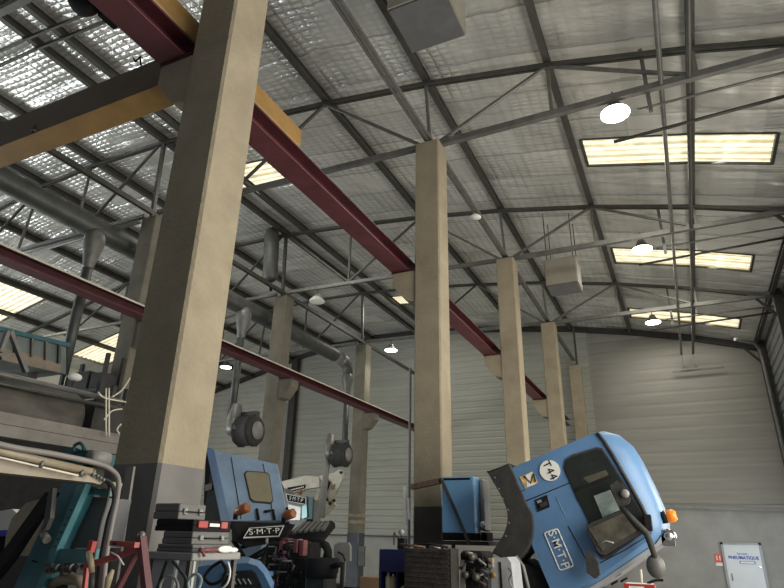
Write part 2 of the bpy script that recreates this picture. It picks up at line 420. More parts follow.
lab = ['huge nearest concrete column beside the stacked tool cases','concrete column behind the blue cabinet on its bracket','concrete column rising behind the tilted blue truck cab, third of its row',
       'slim concrete column fourth along the high crane rail row','farthest short concrete column close to the far wall, last of the high rail row']
CYS = [3.43, 9.43, 15.43, 21.43, 27.3]
for i, Y0 in enumerate(CYS):
    column(CX, Y0, 7.66 if i < 4 else 7.55, .5 if i else .5, lab[i], corbel=-1 if i < 4 else None, cz=4.8, pm='paint_grey' if i == 0 else 'paint_base')
LX = -11.64
for Y0, lb in ((9.63,'dark concrete column seen just past the huge nearest column, under the maroon low rail'),
               (15.63,'concrete column between the two fume hose reels, carrying the low rail'),
               (21.63,'slim concrete column of the far row beside the hanging hose reel, dark painted foot')):
    t = column(LX, Y0, 7.8, .2, lb, corbel=1, cz=4.82, cm='concrete_grey', pm='paint_slate')
# reflective stripes on the last of that row
mb = MB()
for z in (.62,.86): mb.chbox((LX-CW-.01,21.62,z-.09),(LX+.01,21.63+CW+.01,z+.03),.02)
st = mb.build('warning_stripe','cream',t); 
# ================================================================== CRANE
def ibeam(mb, x0, x1, y0, y1, z0, z1, tf=.022, tw=.02):
    mb.box((x0,y0,z0),(x1,y1,z0+tf)); mb.cur = 1  # lower flange takes the paler maroon, its lit tone painted in
    xm = (x0+x1)/2; mb.box((xm-tw/2,y0,z0+tf),(xm+tw/2,y1,z1-tf)); mb.box((x0,y0,z1-tf),(x1,y1,z1)); mb.cur = 0
    return mb
t = thing('crane_runway_beam','long maroon steel crane beam on the corbels of the nearest column row','crane beam',(-4.4,12,4.8))
ibeam(MB(),-4.58,-4.23,-6,27.2,4.80,5.07).build('beam_section',['maroon_light','maroon'],t)
MB().box((-4.43,-6,5.07),(-4.38,27.2,5.11)).build('rail','steel_dark',t)
t = thing('crane_runway_beam','maroon crane beam with its lit underside painted pinkish on the far column row','crane beam',(-11.3,12,4.8))
ibeam(MB(),-11.50,-11.14,-2,27.2,4.82,5.07).build('beam_section',['maroon_light','maroon'],t)
mb = MB(); mb.box((-11.34,-2,5.07),(-11.29,27.2,5.11)); mb.build('rail','steel_dark',t)
mb = MB(); mb.box((-11.12,-2,5.02),(-11.09,27.2,5.06)); mb.build('power_strip','white_paint',t)
t = thing('bridge_crane','yellow overhead travelling crane bridging the two maroon beams','crane',(-7.9,4.2,5.1))
mb = MB(); mb._add([(-11.4,4.03,5.25),(-4.3,4.03,5.25),(-4.3,4.03,5.72),(-11.4,4.03,5.72)],[(0,1,2,3)]); mb.cur = 1  # front sheet in a darker yellow, the girder's shaded side painted on
mb.box((-11.4,4.035,5.25),(-4.3,4.40,5.715)); mb.build('bridge_girder',['yellow_shaded','yellow'],t)
for x in (-4.40,-11.31):
    mb = MB(); mb.rbox((x-.15,2.3,5.12),(x+.15,5.72,5.42),.02); ec = mb.build('end_carriage','yellow',t)
    for y in (2.5,5.5):
        mb = MB(); mb.lathe((x,y,5.22),[(.05,-.1),(.11,-.1),(.11,.1),(.05,.1)],18,'X'); mb.build('wheel','steel_dark',ec)
    mb = MB(); mb.lathe((x,5.72,5.28),[(.045,0),(.06,.03),(.06,.09),(.03,.12)],14,'Y'); mb.build('buffer','black',ec)
mb = MB(); mb.lathe((-4.62,2.62,5.0),[(.02,-.30),(.13,-.28),(.15,-.2),(.15,0),(.06,.02)],18,'X'); mb.box((-4.75,2.75,4.9),(-4.56,2.95,5.02)); mb.build('travel_motor','black',t)
mb = MB(); mb.tube([(-5.7,4.02,5.72),(-5.72,4.0,5.86),(-5.80,4.0,5.80),(-5.85,4.0,5.88)],.012,6); mb.build('cable_hook','black',t)
mb = MB(); mb.bar((-7.75,4.02,5.32),(-7.6,4.02,5.26),.06,.02); mb.bar((-7.68,4.02,5.38),(-7.72,4.02,5.27),.02,.02); mb.build('bracket','steel_dark',t)

# ================================================================== ROOF STEEL
PUR = [(1.25,'second from the dark side wall'),(-1.30,'beside the ribbed skylights'),(-3.95,'above the nearest column row'),(-6.60,'above the long maroon beam'),(-9.2,'midway between the column rows'),
       (-11.2,'just inside the far column row'),(-12.05,'just beyond the far column row'),(-14.8,'over the grey exhaust duct'),(-17.2,'beyond the grey exhaust duct'),(-20.0,'farther beyond the exhaust duct'),(-22.9,'at the edge of the far skylights'),(-25.0,'crossing the far skylights'),(3.5,'hard against the dark side wall')]
for x, w in PUR:
    mb = MB(); z = roofz(x)
    wd = .13; mb.box((x-wd/2,-6,z-.03),(x+wd/2,FARY-.1,z-.05)); mb.box((x-.02,-6,z-.05),(x+.02,FARY-.1,z-.20)); mb.box((x-wd/2,-6,z-.20),(x+wd/2,FARY-.1,z-.225))
    mb.build('roof_purlin','steel',label='dark steel roof purlin under the foil insulation, '+w,cat='purlin',group='roof purlins')
def truss(Yc, label, spans):
    t = thing('roof_truss', label, 'truss', (-4,Yc,7.7), 'roof trusses')
    zc = 7.72
    def tz(x): return roofz(x)-.30
    xs = [3.8,1.25,-1.3,-3.95,-6.6,-9.2,-11.9,-14.8,-17.2,-19.8,-22.6,-25.2,-27.6]
    mb = MB()
    for a, b in zip(xs, xs[1:]):
        mb.bar((a,Yc-.04,tz(a)),(b,Yc-.04,tz(b)),.05,.09); mb.bar((a,Yc+.04,tz(a)),(b,Yc+.04,tz(b)),.05,.09)
    mb.build('top_chord','steel',t)
    mb = MB(); mb.bar((3.8,Yc,zc),(-3.6,Yc,zc),.11,.13); mb.bar((-4.05,Yc,zc+.03),(-11.65,Yc,zc+.2),.11,.11); mb.bar((-12.1,Yc,zc+.2),(-27,Yc,zc+.15),.10,.10)
    mb.build('bottom_chord','steel_light',t)
    webs = [((3.8,zc),(1.25,tz(1.25))),((1.25,zc),(1.25,tz(1.25))),((1.25,zc),(-1.3,tz(-1.3))),((-1.3,zc),(-1.3,tz(-1.3))),((-3.75,zc),(-1.3,tz(-1.3))),
            ((-3.85,zc),(-3.95,tz(-3.95))),((-3.95,zc),(-6.6,tz(-6.6))),((-9.2,zc+.2),(-6.6,tz(-6.6))),((-9.2,zc+.2),(-9.2,tz(-9.2))),((-9.2,zc+.2),(-11.9,tz(-11.9))),
            ((-11.85,zc+.1),(-11.95,tz(-11.9))),((-14.7,zc+.2),(-12.1,tz(-12.1))),((-14.9,zc+.2),(-14.9,tz(-14.9))),((-14.8,zc+.2),(-17.2,tz(-17.2))),((-17.4,zc+.2),(-17.2,tz(-17.2))),
            ((-19.8,zc+.15),(-17.2,tz(-17.2))),((-19.8,zc+.15),(-19.8,tz(-19.8))),((-22.6,zc+.15),(-19.8,tz(-19.8)))]
    for (x0,z0),(x1,z1) in webs:
        wv = .10 if abs(x0+11.85) < .01 else .065
        MB().bar((x0,Yc,z0),(x1,Yc,z1),wv,wv*.9).build('web_member','steel' if x0 < -4 else 'steel_light',t)
    return t
TY = [3.69,9.69,15.69,21.69]
TL = ['steel lattice roof truss bearing on the huge nearest column','steel lattice roof truss on the column behind the blue cabinet','steel lattice roof truss on the third column of the near row','steel lattice roof truss on the fourth column of the near row, farthest of the trusses']
for yy, lb in zip(TY, TL): truss(yy, lb, None)
# twin cross ties under the foil nearest the camera side
for i, yy in enumerate((5.55,5.85)):
    mb = MB(); xs = [-6.6,-9.2,-11.9,-14.5,-17.1,-19.8,-22.5]
    for a, b in zip(xs, xs[1:]): mb.bar((a,yy,roofz(a)-.28),(b,yy,roofz(b)-.28),.05,.08)
    mb.build('roof_tie','steel',label='thin steel cross tie under the foil above the yellow crane, '+('nearer' if i == 0 else 'farther')+' of the two',cat='tie bar',group='cross ties')
# longitudinal struts joining the column heads
def strut(x, y0, y1, z, lb, r=.055, m='steel_light', z1=None):
    t = MB(); t.tube([(x,y0,z),(x,y1,z if z1 is None else z1)],r,10); return t.build('steel_strut',m,label=lb,cat='strut',group='lengthwise struts')
t = MB(); t.bar((-3.80,-5,7.80),(-3.80,27.4,7.80),.07,.08); t.bar((-3.90,-5,7.80),(-3.90,27.4,7.80),.05,.06)
t.build('steel_strut','steel_light',label='pale steel strut linking the heads of the nearest column row',cat='strut',group='lengthwise struts')
t = MB(); t.bar((-11.85,-2,7.95),(-11.85,27.9,7.95),.10,.13)
t.build('steel_strut','steel',label='dark steel strut linking the heads of the far column row',cat='strut',group='lengthwise struts')
strut(.66,-4,27.9,7.72,'long pale pipe strut passing the roof lamps on the truss chords, thinner of the two',.045)
strut(1.12,7,27.9,7.72,'long strut under the ribbed skylights, beside the thinner pipe strut',.05,'steel')
MB().bar((.2,FARY-.3,7.0),(2.2,FARY-.3,7.02),.06,.06).build('cross_rail','steel_light',label='short pale cross rail high on the far wall below the pipe struts',cat='rail')
mb = MB()
for x in (.66,1.12): mb.bar((x,27.8,7.66),(x,27.8,7.08),.05)
mb.bar((.6,27.8,7.1),(1.2,27.8,7.1),.05)
mb.build('steel_hanger','steel_light',label='pair of thin hangers holding the short cross rail at the far wall',cat='hanger')
mb = MB(); mb.bar((-3.74,27.6,7.6),(-3.74,27.6,9.5),.09); mb.build('steel_post','steel',label='short steel post on top of the farthest column',cat='post')
# lateral pipes / lamp carriers by each truss
for k, yy in enumerate((9.95,16.2,22.4)):
    mb = MB(); mb.tube([(.2,yy+.12,7.60),(3.75,yy+.12,7.60)],.026,8)
    mb.build('hanging_conduit','galvanised',label='bright thin conduit running from the '+['nearest','middle','farthest'][k]+' roof lamp to the side wall',cat='conduit',group='lamp conduits')
    mb = MB(); mb.tube([(-.3,yy+.75,7.45),(3.75,yy+.75,7.60)],.035,8)
    mb.build('cross_pipe','steel',label='dark pipe crossing behind the '+['nearest','middle','farthest'][k]+' roof lamp',cat='pipe',group='cross pipes')
    mb = MB(); mb.bar((.42,yy-.2,7.25),(.42,yy-.2,8.7),.07)
    mb.build('hanger_post','steel_light',label='short pale hanger beside the '+['nearest','middle','farthest'][k]+' roof lamp',cat='hanger',group='lamp hangers')
# left pipes at the second row
mb = MB(); mb.tube([(-12.2,9.62,7.72),(-17.4,9.70,7.72)],.06,10); mb.tube([(-12.2,9.5,7.62),(-16.9,9.6,7.60)],.03,8)
mb.build('twin_pipe','galvanised',label='bright twin pipe crossing under the exhaust duct',cat='pipe')
# ================================================================== LAMPS
def lamp(x, y, z, lit, lb):
    t = thing('highbay_lamp', lb, 'lamp', (x,y,z), 'high bay lamps')
    MB().lathe((x,y,z),[(.02,.26),(.10,.25),(.13,.16),(.24,.04),(.27,0),(.26,-.01)],28).build('reflector','steel_light' if lit else 'white',t)
    MB().lathe((x,y,z-.035),[(.01,-.012),(.20,-.01),(.265,.005),(.265,.03),(.01,.03)],28).build('diffuser','lamp_glow' if lit else 'lamp_off',t)
    MB().tube([(x,y,z+.25),(x,y,z+.5)],.015,6).build('hanging_rod','steel_dark',t)
    if lit:
        ld = bpy.data.lights.new('lamp_light','SPOT'); ld.energy = 260; ld.color = (1,.93,.78); ld.spot_size = math.radians(150); ld.spot_blend = .8; ld.shadow_soft_size = .25
        lo = bpy.data.objects.new('lamp_light', ld); col.objects.link(lo); lo.location = (x,y,z-.1+H); lo.location = V((x,y,z-.08+H))-world_loc(t); lo.parent = t
    return t
for (u,v,lit,lb) in [(615,113,1,'bright round roof lamp nearest the camera, beside the first skylight'),(642,249,1,'bright round roof lamp over the second skylight'),
                     (653,322,1,'bright round roof lamp by the third skylight near the far wall'),(391,350,1,'glowing round lamp hanging before the far wall between the column rows'),
                     (317,301,0,'unlit white disc lamp hanging beside the long maroon beam'),(226,367,1,'glowing lamp in the distance beyond the fume hose column')]:
    q = at(u,v,Z=7.55); lamp(q.x,q.y,7.55,lit,lb)
t = thing('roof_speaker','tiny white round fitting under the strut beyond the second column','fitting',(-3.8,12.6,7.5))
MB().lathe((-3.8,12.62,7.52),[(.02,.12),(.05,.1),(.13,.03),(.14,0),(.02,-.01)],18).build('shell','white',t)
MB().tube([(-3.8,12.62,7.62),(-3.8,12.62,7.72)],.012,6).build('hanging_rod','steel_dark',t)
# ================================================================== UNIT HEATERS hanging from the roof
def heater(x0,x1,y0,y1,z0,z1,lb,m,mb_):
    t = thing('unit_heater', lb, 'heater', ((x0+x1)/2,(y0+y1)/2,z0), 'hanging heater boxes')
    MB().chbox((x0,y0,z0+.04),(x1,y1,z1),.03).build('casing',m,t)
    MB().box((x0+.03,y0+.03,z0),(x1-.03,y1-.03,z0+.05)).build('underside_panel',mb_,t)
    for x in (x0+.08,x1-.08):
        for y in (y0+.08,y1-.08): MB().bar((x,y,z1),(x,y,roofz(x)-.02),.025).build('hanger_rod','steel',t)
heater(-3.38,-2.33,6.55,7.62,8.2,8.95,'grey square box hanging under the roof at the top edge of the view','heater_box','heater_dark')
heater(-2.89,-1.96,16.45,17.35,7.0,7.86,'beige box hanging under the roof beyond the third column','heater_box','heater_dark')

# ================================================================== EXHAUST DUCT
t = thing('exhaust_duct','thick grey spiral exhaust duct along the far column row, with drop pipes','duct',(-12.9,10,7.3))
mb = MB(); ys_ = [-2+.55*k for k in range(43)]
rr = []
pts = []
for yv in ys_:
    pts += [(-12.9,yv,7.30),(-12.9,yv+.03,7.30)]; rr += [.275,.29]
mb.tube(pts,rr,20); mb.build('main_pipe','duct_dull',t)
MB().tube([(-12.9,21.6,7.3),(-12.88,22.0,7.22),(-12.85,22.25,7.0),(-12.85,22.3,6.7)],[.285,.27,.24,.22],18).build('end_elbow','galvanised',t)
for y, zb in ((8.85,3.4),(14.85,3.3),(22.3,2.9)):
    x = -12.75
    pts = [(x-.05,y,7.15),(x,y,6.95),(x,y,6.78),(x,y,6.4),(x,y,6.2),(x,y,6.1)] if y < 20 else [(x-.1,y,6.8),(x-.1,y,6.6),(x-.1,y,6.45),(x-.1,y,6.1),(x-.1,y,5.8),(x-.1,y,5.75)]
    MB().tube(pts,[.20,.26,.26,.17,.14,.13],16).build('cone_take_off','galvanised',t)
    MB().tube([pts[-1],(pts[-1][0],y,zb)],.125,14).build('drop_pipe','duct_dull',t)
# standalone pipe piece: dark silencer next to column two
t = thing('silencer','upright dark grey cylinder beside the top of the far row column','silencer',(-12.9,15.6,8.0))
q0 = at(272,236,Y=15.4); q1 = at(270,278,Y=15.4)
MB().tube([q0+V((0,0,.25)),q0,q1,q1-V((0,0,.12))],[.22,.27,.27,.15],18).build('drum','duct_dull',t)
MB().tube([q1-V((0,0,.1)),q1-V((-.1,0,.5))],.05,8).build('outlet','black',t)
# hose reels with arms
def reel(u, v, Y, lb, arm):
    c = at(u,v,Y=Y); t = thing('hose_reel', lb, 'hose reel', c, 'fume hose reels')
    MB().lathe(c,[(.12,-.30),(.42,-.28),(.48,-.20),(.45,-.16),(.45,.22),(.48,.26),(.42,.34),(.12,.36)],11,'X').build('drum','black_rough',t)
    MB().lathe(c+V((0,0,0)),[(.05,.35),(.26,.36),(.26,.40),(.05,.41)],22,'X').build('hub_plate','grey_mid',t)
    mb = MB(); mb.box(c+V((-.30,-.08,.28)),c+V((.34,.08,.56))); mb.build('mounting_arm','steel',t)
    a = c+V((-.42,-.12,.15)); MB().tube([a+V((.05,0,.65)),a+V((-.02,0,.2)),a+V((.12,-.1,-.1)),a+V((.42,-.15,-.15))],[.14,.22,.26,.16],12).build('fan_housing','galvanised',t)
    if arm: MB().tube([a+V((-.02,0,.1)),a+V((-.08,0,-.7)),a+V((-.2,0,-2.45))],[.13,.11,.14],12).build('suction_hose','grey_mid',t)
    return t
reel(247,431,14.2,'black fume hose reel hanging above the blue tilted roof panel',False)
reel(340,455,20.5,'black fume hose reel beside the slim far row column',True)
# down pipe beside first column
MB().tube([(-4.24,9.62,2.9),(-4.24,9.62,-H)],.024,10).build('down_pipe','grey_panel',label='thin vertical pipe running down beside the column with the bracket',cat='pipe')
t = MB(); t.bar((-4.18,9.3,.8),(-4.16,9.3,.22),.05,.04); t.bar((-4.12,9.3,.62),(-4.10,9.3,.30),.03,.03); t.build('white_batten','white',label='white upright batten fixed beside the bracket on the column',cat='batten')
# right wall pipes
for k,(y,z0,z1) in enumerate(((27.4,6.6,8.3),(20.6,7.6,8.9))):
    pass
mb = MB(); mb.tube([(3.55,27.2,-H),(3.55,27.2,6.9),(3.5,27.0,7.35),(3.3,26.6,7.55),(2.6,26.0,7.6)],.07,10); mb.build('side_pipe','galvanised',label='thin pale pipe climbing the far corner of the side wall and bending inward',cat='pipe')
for k,(yy,) in enumerate(((21.7,),(15.7,),(27.6,))):
    mb = MB(); mb.box((3.5,yy-.12,-H),(3.76,yy+.12,7.9)); mb.bar((3.6,yy,6.9),(3.0,yy,7.7),.08); mb.build('wall_stanchion','steel_dark',label='dark steel stanchion of the side wall under the '+['fourth','third','farthest'][k]+' roof frame',cat='stanchion',group='side wall stanchions')
#BEGIN2
# ================================================================== TILTED BLUE TRUCK CAB (side on, tipped forward over its front axle)
YC = 8.0
tr = thing('truck','bright blue truck cab tipped steeply forward, round T44 plate on its flank','truck',(-1.3,9.0,-H))
def P(u, v, Y=YC): return at(u, v, Y=Y)
def ring(pts, Y, dY=0):
    return [P(u,v,YC)+V((0,dY,0)) for u,v in pts]
p_out = [(511,466),(594,430.5),(603,428.5),(617,432),(632,444),(646,472),(658,500),(664,520),(663,534),(656,544),(600,582),(558,607),(543,572),(532,545),(534,520),(526,501)]
p_in  = [(512,468),(592,434),(598,433.5),(606,444),(615,459),(628,482),(642,507),(650,524),(652,533),(647,541),(598,577),(556,602),(543,572),(532,545),(534,520),(526,501)]
def mixp(a, b, t): return [(x0*(1-t)+x1*t, y0*(1-t)+y1*t) for (x0,y0),(x1,y1) in zip(a,b)]
mb = MB(); mb.loft([ring(p_in,0,0),ring(mixp(p_in,p_out,.45),0,.05),ring(mixp(p_in,p_out,.82),0,.13),ring(p_out,0,.26),ring(p_out,0,1.95),ring(mixp(p_in,p_out,.6),0,2.12),ring(p_in,0,2.2)],smooth=True)
cab = mb.build('cab_shell','cab_blue',tr)
def flat(pts, m, name, parent, dy, th=.012, Y=YC, **k):
    mb = MB(); mb.prism([P(u,v)+V((0,dy,0)) for u,v in pts],(0,th,0)); return mb.build(name,m,parent,**k)
def line(pts, r, m, name, parent, dy):
    mb = MB(); mb.tube([P(u,v)+V((0,dy,0)) for u,v in pts], r, 6); return mb.build(name,m,parent)
def grow_(pts, k):
    cx = sum(p[0] for p in pts)/len(pts); cy = sum(p[1] for p in pts)/len(pts)
    return [(cx+(x-cx)*k, cy+(y-cy)*k) for x,y in pts]
# side window with rubber surround
win = [(567,461),(573,457),(597,449.5),(602,450.5),(607,458),(647,522),(643,531),(608,556),(602,557),(598,552),(588,529),(589,520),(578,499),(565,469)]
def grow(pts, k):
    cx = sum(p[0] for p in pts)/len(pts); cy = sum(p[1] for p in pts)/len(pts)
    return [(cx+(x-cx)*k, cy+(y-cy)*k) for x,y in pts]
g = flat(grow(win,1.045),'rubber','window_surround',tr,-.012,.02)
flat(win,'glass_dark','side_window',tr,-.018,.01)
flat([(594,496),(610.5,490),(620,510),(603,517.5)],'glass_pale','see_through_patch',tr,-.022,.006)  # pale patch painted on the glass as light showing through the cab
flat([(575,489),(611,474.5),(612,477),(576,492)],'black','window_bar',tr,-.026,.01)
flat([(583,478),(606,470),(610,476),(590,484)],'mirror_brown','sun_blind',tr,-.021,.004)
# seams
line([(526,501),(572,482)],.006,'black','door_seam',tr,-.002)
line([(597,433),(604,441),(614,457),(628,482),(642,507),(650,524),(651,531)],.022,'rubber','roof_gutter_seal',tr,-.006)
line([(568,526),(592,570),(598,578)],.005,'black','door_seam',tr,-.002)
line([(600,563),(625,550),(646,537)],.005,'black','door_seam',tr,-.002)
dh = flat([(535,500),(547,495),(550,507),(538,512)],'black','door_handle',tr,-.012,.014)
flat([(540,504),(546.5,501.5),(548,505),(541,508)],'rubber','handle_grip',dh,-.035,.02)
flat([(537,501),(541,499.5),(542,502),(538,503.5)],'grey_mid','key_lock',dh,-.02,.008)
line([(556,497),(566,517)],.004,'cab_blue_dull','raised_emblem',tr,-.002)
# T44 disc
T0 = P(550,470.5); rr = (P(560.3,470.5)-T0).length
rd = (P(550+10*math.cos(math.radians(62)),470.5+10*math.sin(math.radians(62)))-T0).normalized()
up = (P(550+10*math.sin(math.radians(62)),470.5-10*math.cos(math.radians(62)))-T0).normalized()
mb = MB(); mb.prism([T0+V((rr*math.cos(2*math.pi*k/32),-.014,rr*math.sin(2*math.pi*k/32))) for k in range(32)],(0,.012,0)); pl = mb.build('speed_plate','white',tr)
text('T44','plate_lettering','black',T0+V((0,-.018,0)),rd,up,rr*1.12,pl,sx=.98,space=1.12)
flat([(519.5,477),(532,471.5),(538,482.5),(525.5,488.5)],'sticker','advert_sticker',tr,-.008,.008)
flat([(526,475),(532,472.5),(530,484),(537,482.5),(534,485),(527,487)],'white','sticker_panel',tr,-.012,.004)
line([(524,476),(531,483),(534,474),(536,482)],.008,'black','sticker_figure',tr,-.014)
# company plate
q = [(544,533),(557.5,528.5),(573.5,566),(560,570.5)]
c0 = sum((P(*a) for a in q),V((0,0,0)))/4
def outline(pts, r, m, name, parent, dy):
    mb = MB(); pp = []
    n = len(pts)
    for i in range(n):
        a, b, c = V((*pts[i-1],0)), V((*pts[i],0)), V((*pts[(i+1)%n],0))
        p0 = b+(a-b).normalized()*2.2; p1 = b+(c-b).normalized()*2.2; m_ = b+((a-b).normalized()+(c-b).normalized())*.55
        pp += [(p0.x,p0.y),(m_.x,m_.y),(p1.x,p1.y)]
    pp.append(pp[0]); mb.tube([P(*a)+V((0,dy,0)) for a in pp], r, 6); return mb.build(name,m,parent)
outline(q,.008,'white','plate_outline',tr,-.004)
rd2 = (P(565.5,569)-P(550.5,532)).normalized(); up2 = (P(565,548)-P(551,553)).normalized()
text('S·M·T·P','side_lettering','white',c0+V((0,-.008,0)),rd2,up2,.145,tr,sx=.95,space=1.03,bold=.0012)
# wheel arch
arch_ = [(488.5,472.5),(489.5,471.5),(507.5,464),(508.8,464),(512,468),(526,501),(534,519),(532,543),(519,560),(509,561),(495,554),(493.5,552.5),(505,534),(508.5,516),(503,498)]
def closed(pts, n=5):
    out = []; N = len(pts)
    for i in range(N):
        p0,p1,p2,p3 = [V((*pts[(i+j)%N],0)) for j in (-1,0,1,2)]
        for k in range(n):
            t_ = k/n; q_ = .5*((2*p1)+(p2-p0)*t_+(2*p0-5*p1+4*p2-p3)*t_*t_+(3*p1-p0-3*p2+p3)*t_**3); out.append((q_.x,q_.y))
    return out
ac = closed(arch_); ai = grow_(ac,.965)
mb = MB(); mb.loft([ring(ai,0,-.05),ring(ac,0,-.01),ring(ac,0,.5)],smooth=True); ar = mb.build('mudguard','rubber',tr)
for u,v in [(496,478),(500,489),(504,499),(509,510),(510,523),(507,536)]:
    MB().ball(P(u,v)+V((0,-.045,0)),.012,8,5).build('rivet','grey_mid',ar)
line([(504,498),(526,490)],.005,'black','mudguard_seam',ar,-.045)
flat([(516,560),(545,574),(560,607),(505,607)],'black','underframe',tr,.1,.9)
line([(517,556),(524,566),(530,590)],.022,'grey_mid','air_pipe',tr,-.05)
# windscreen edge / bumper strip
flat([(664,531),(670,534),(660,545),(604,584),(570,604),(566,601),(600,581),(656,543)],'grey_panel','windscreen_edge',tr,.12,1.7)
# lamp cluster, beacon
mb = MB(); mb.ball(P(668,536)+V((0,.2,0)),(.09,.1,.085),14,8); mb.box(P(662,546)+V((0,.12,0)),P(673,530)+V((0,.3,0))); mb.build('marker_lamp_cluster','chrome',tr)
b0 = P(660,518)+V((0,.2,0)); b1 = P(666,515.8)+V((0,.2,0)); b2 = P(676,514.5)+V((0,.2,0))
MB().tube([b0,b1],[.06,.075],16).build('beacon_base','black',tr)
mb = MB(); mb.tube([b1,b1+(b2-b1)*.75,b2],[.075,.072,.045],18); mb.build('orange_beacon','orange',tr)
# mirrors
mb = MB(); mb.prism([P(u,v)+V((0,-.20,0)) for u,v in [(588,527),(594,523),(624,511),(629,513),(641,531),(638,536),(607,555),(601,553)]],(0,.09,0)); mi = mb.build('main_mirror_housing','rubber',tr)
flat([(591,529),(625,514),(638,531),(605,551)],'mirror_brown','mirror_glass',mi,-.21,.008)
line([(600,545),(608,541),(616,543)],.010,'grey_mid','reflection_detail',mi,-.215)
flat([(588,553),(593,551),(600,562),(602,574),(597,578),(589,572)],'rubber','lower_mirror',tr,-.2,.08)
mb = MB(); mb.prism([P(u,v)+V((0,-.22,0)) for u,v in [(612,487),(619,482),(624,485),(632,500),(630,505),(621,508)]],(0,.08,0)); mb.build('wide_angle_mirror','rubber',tr)
MB().ball(P(627,495)+V((0,-.24,0)),(.05,.03,.05),12,7).build('mirror_knob','grey_mid',tr)
mb = MB(); mb.tube([P(622,507)+V((0,-.18,0)),P(634,520)+V((0,-.2,0)),P(648,534)+V((0,-.2,0)),P(652,545)+V((0,-.2,0)),P(656,558)+V((0,-.18,0))],[.028,.035,.04,.035,.028],10); ma = mb.build('mirror_arm','rubber',tr)
mb = MB(); mb.ball(P(656.5,566)+V((0,-.15,0)),(.10,.08,.125),16,10); mb.build('kerb_mirror','grey_plastic',tr)
mb = MB(); mb.box(P(645,515)+V((0,-.16,0)),P(653,530)+V((0,.02,0))); mb.build('mirror_bracket','black',tr)
# front grille edge bits and chassis, wheels on the floor
for (u,v) in [(611,578),(618,583),(608,586)]:
    MB().tube([P(u,v)+V((0,.3,0)),P(u+7,v-4)+V((0,.3,0))],.012,6).build('wiper_linkage','black',tr)
mb = MB()
for y in (8.5,9.7): mb.box((-3.2,y-.06,-1.25),(-.9,y+.06,-1.0))
for x in (-3.0,-2.4,-1.0): mb.box((x-.06,8.5,-1.2),(x+.06,9.7,-1.05))
mb.build('chassis_frame','black',tr)
mb = MB(); mb.bar((-1.9,8.6,-1.05),(-1.6,8.6,-.35),.1); mb.bar((-1.9,9.6,-1.05),(-1.6,9.6,-.35),.1); mb.build('cab_pivot','black',tr)
for x in (-1.9,):
    for y in (8.15,10.0):
        mb = MB(); mb.lathe((x,y,-1.5),[(.20,-.14),(.44,-.15),(.5,-.10),(.5,.10),(.44,.15),(.20,.14)],28,'Y'); wh = mb.build('wheel','rubber',tr)
        MB().lathe((x,y,-1.5),[(.02,-.10),(.2,-.12),(.24,-.05),(.24,.05),(.2,.12),(.02,.10)],20,'Y').build('rim','grey_mid',wh)

# ================================================================== LEFT BLUE CAB (roof towards us) with visor
tb = thing('truck','dull blue truck cab tipped forward showing its roof hatch and black visor','truck',(-7,9.6,-H))
def pl4(corn, th, m, name, parent, vec=(-.5,.85,-.1)):
    mb = MB(); vv = V(vec).normalized()*th; mb.prism([at(u,v,Y=Y) for u,v,Y in corn], vv); return mb.build(name,m,parent)
def lerp4(c, s, t):
    def q(i): return V((c[i][0],c[i][1],c[i][2]))
    a = q(0)*(1-s)+q(1)*s; b = q(3)*(1-s)+q(2)*s; r = a*(1-t)+b*t; return (r.x,r.y,r.z)
RF = [(213,449,9.05),(277,463.5,9.9),(289,521,9.5),(228,522,8.65)]
rings = []
def cr(c, grow_, back):
    out = []
    for i,(u,v,Y) in enumerate(c): out.append(at(u,v,Y=Y)+V((-.5,.85,-.1)).normalized()*back)
    cen = sum(out,V((0,0,0)))/4
    return [cen+(p-cen)*grow_ for p in out]
mb = MB(); mb.loft([cr(RF,.97,0),cr(RF,1.0,.07),cr(RF,1.0,.2)]); mb.build('cab_roof','cab_blue_dull',tb)
mb = MB(); mb.loft([cr(RF,.95,.2),cr(RF,.93,1.5)]); mb.build('cab_interior','black',tb)
pl4([(206,447,9.1),(214,449,9.05),(230,522,8.65),(221,522,8.7)],.05,'cab_blue','roof_side_panel',tb)
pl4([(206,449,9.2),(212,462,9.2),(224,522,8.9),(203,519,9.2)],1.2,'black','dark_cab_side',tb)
pl4([(205,485,9.12),(212,483,9.12),(212,489,9.1),(205,491,9.1)],.03,'cream','side_bracket',tb)
def onroof(u, v, d=0.0):
    # plane through three roof corners
    a, b, c = [at(x,y,Y=Y) for x,y,Y in (RF[0],RF[1],RF[3])]
    n = (b-a).cross(c-a).normalized(); dd = FW + RT*((u-392)/FPX) - UP*((v-294)/FPX)
    t = a.dot(n)/dd.dot(n); p = dd*t; 
    s = -1 if n.dot(dd) > 0 else 1
    return p + n*s*d
def roofflat(pts, m, name, d, th=.01, parent=tb):
    mb = MB(); a = [onroof(u,v,d) for u,v in pts]; b = [onroof(u,v,d+th) for u,v in pts]; mb.loft([a,b]); return mb.build(name,m,parent)
hatch = [(245,475),(247.5,472.5),(266,474),(268.5,476.5),(272,500),(270.5,503),(253.5,501.5),(250.5,499)]
roofflat(grow(hatch,1.08),'rubber','hatch_surround',.0,.02); roofflat(hatch,'glass_tint','roof_hatch',.02,.008)
for a,b in (((231,457),(241,519)),((263,464),(274,520))):
    MB().tube([onroof(*a,.004),onroof(*b,.004)],.008,6).build('roof_seam','black',tb)
for pts in (((256,511),(258,521)),((272,512),(274,521)),((264,514),(270,512)),((286,510),(288,520))):
    mb = MB(); mb.tube([onroof(*pts[0],.06),onroof(*pts[1],.04)],.025,8); mb.build('air_horn','black',tb)
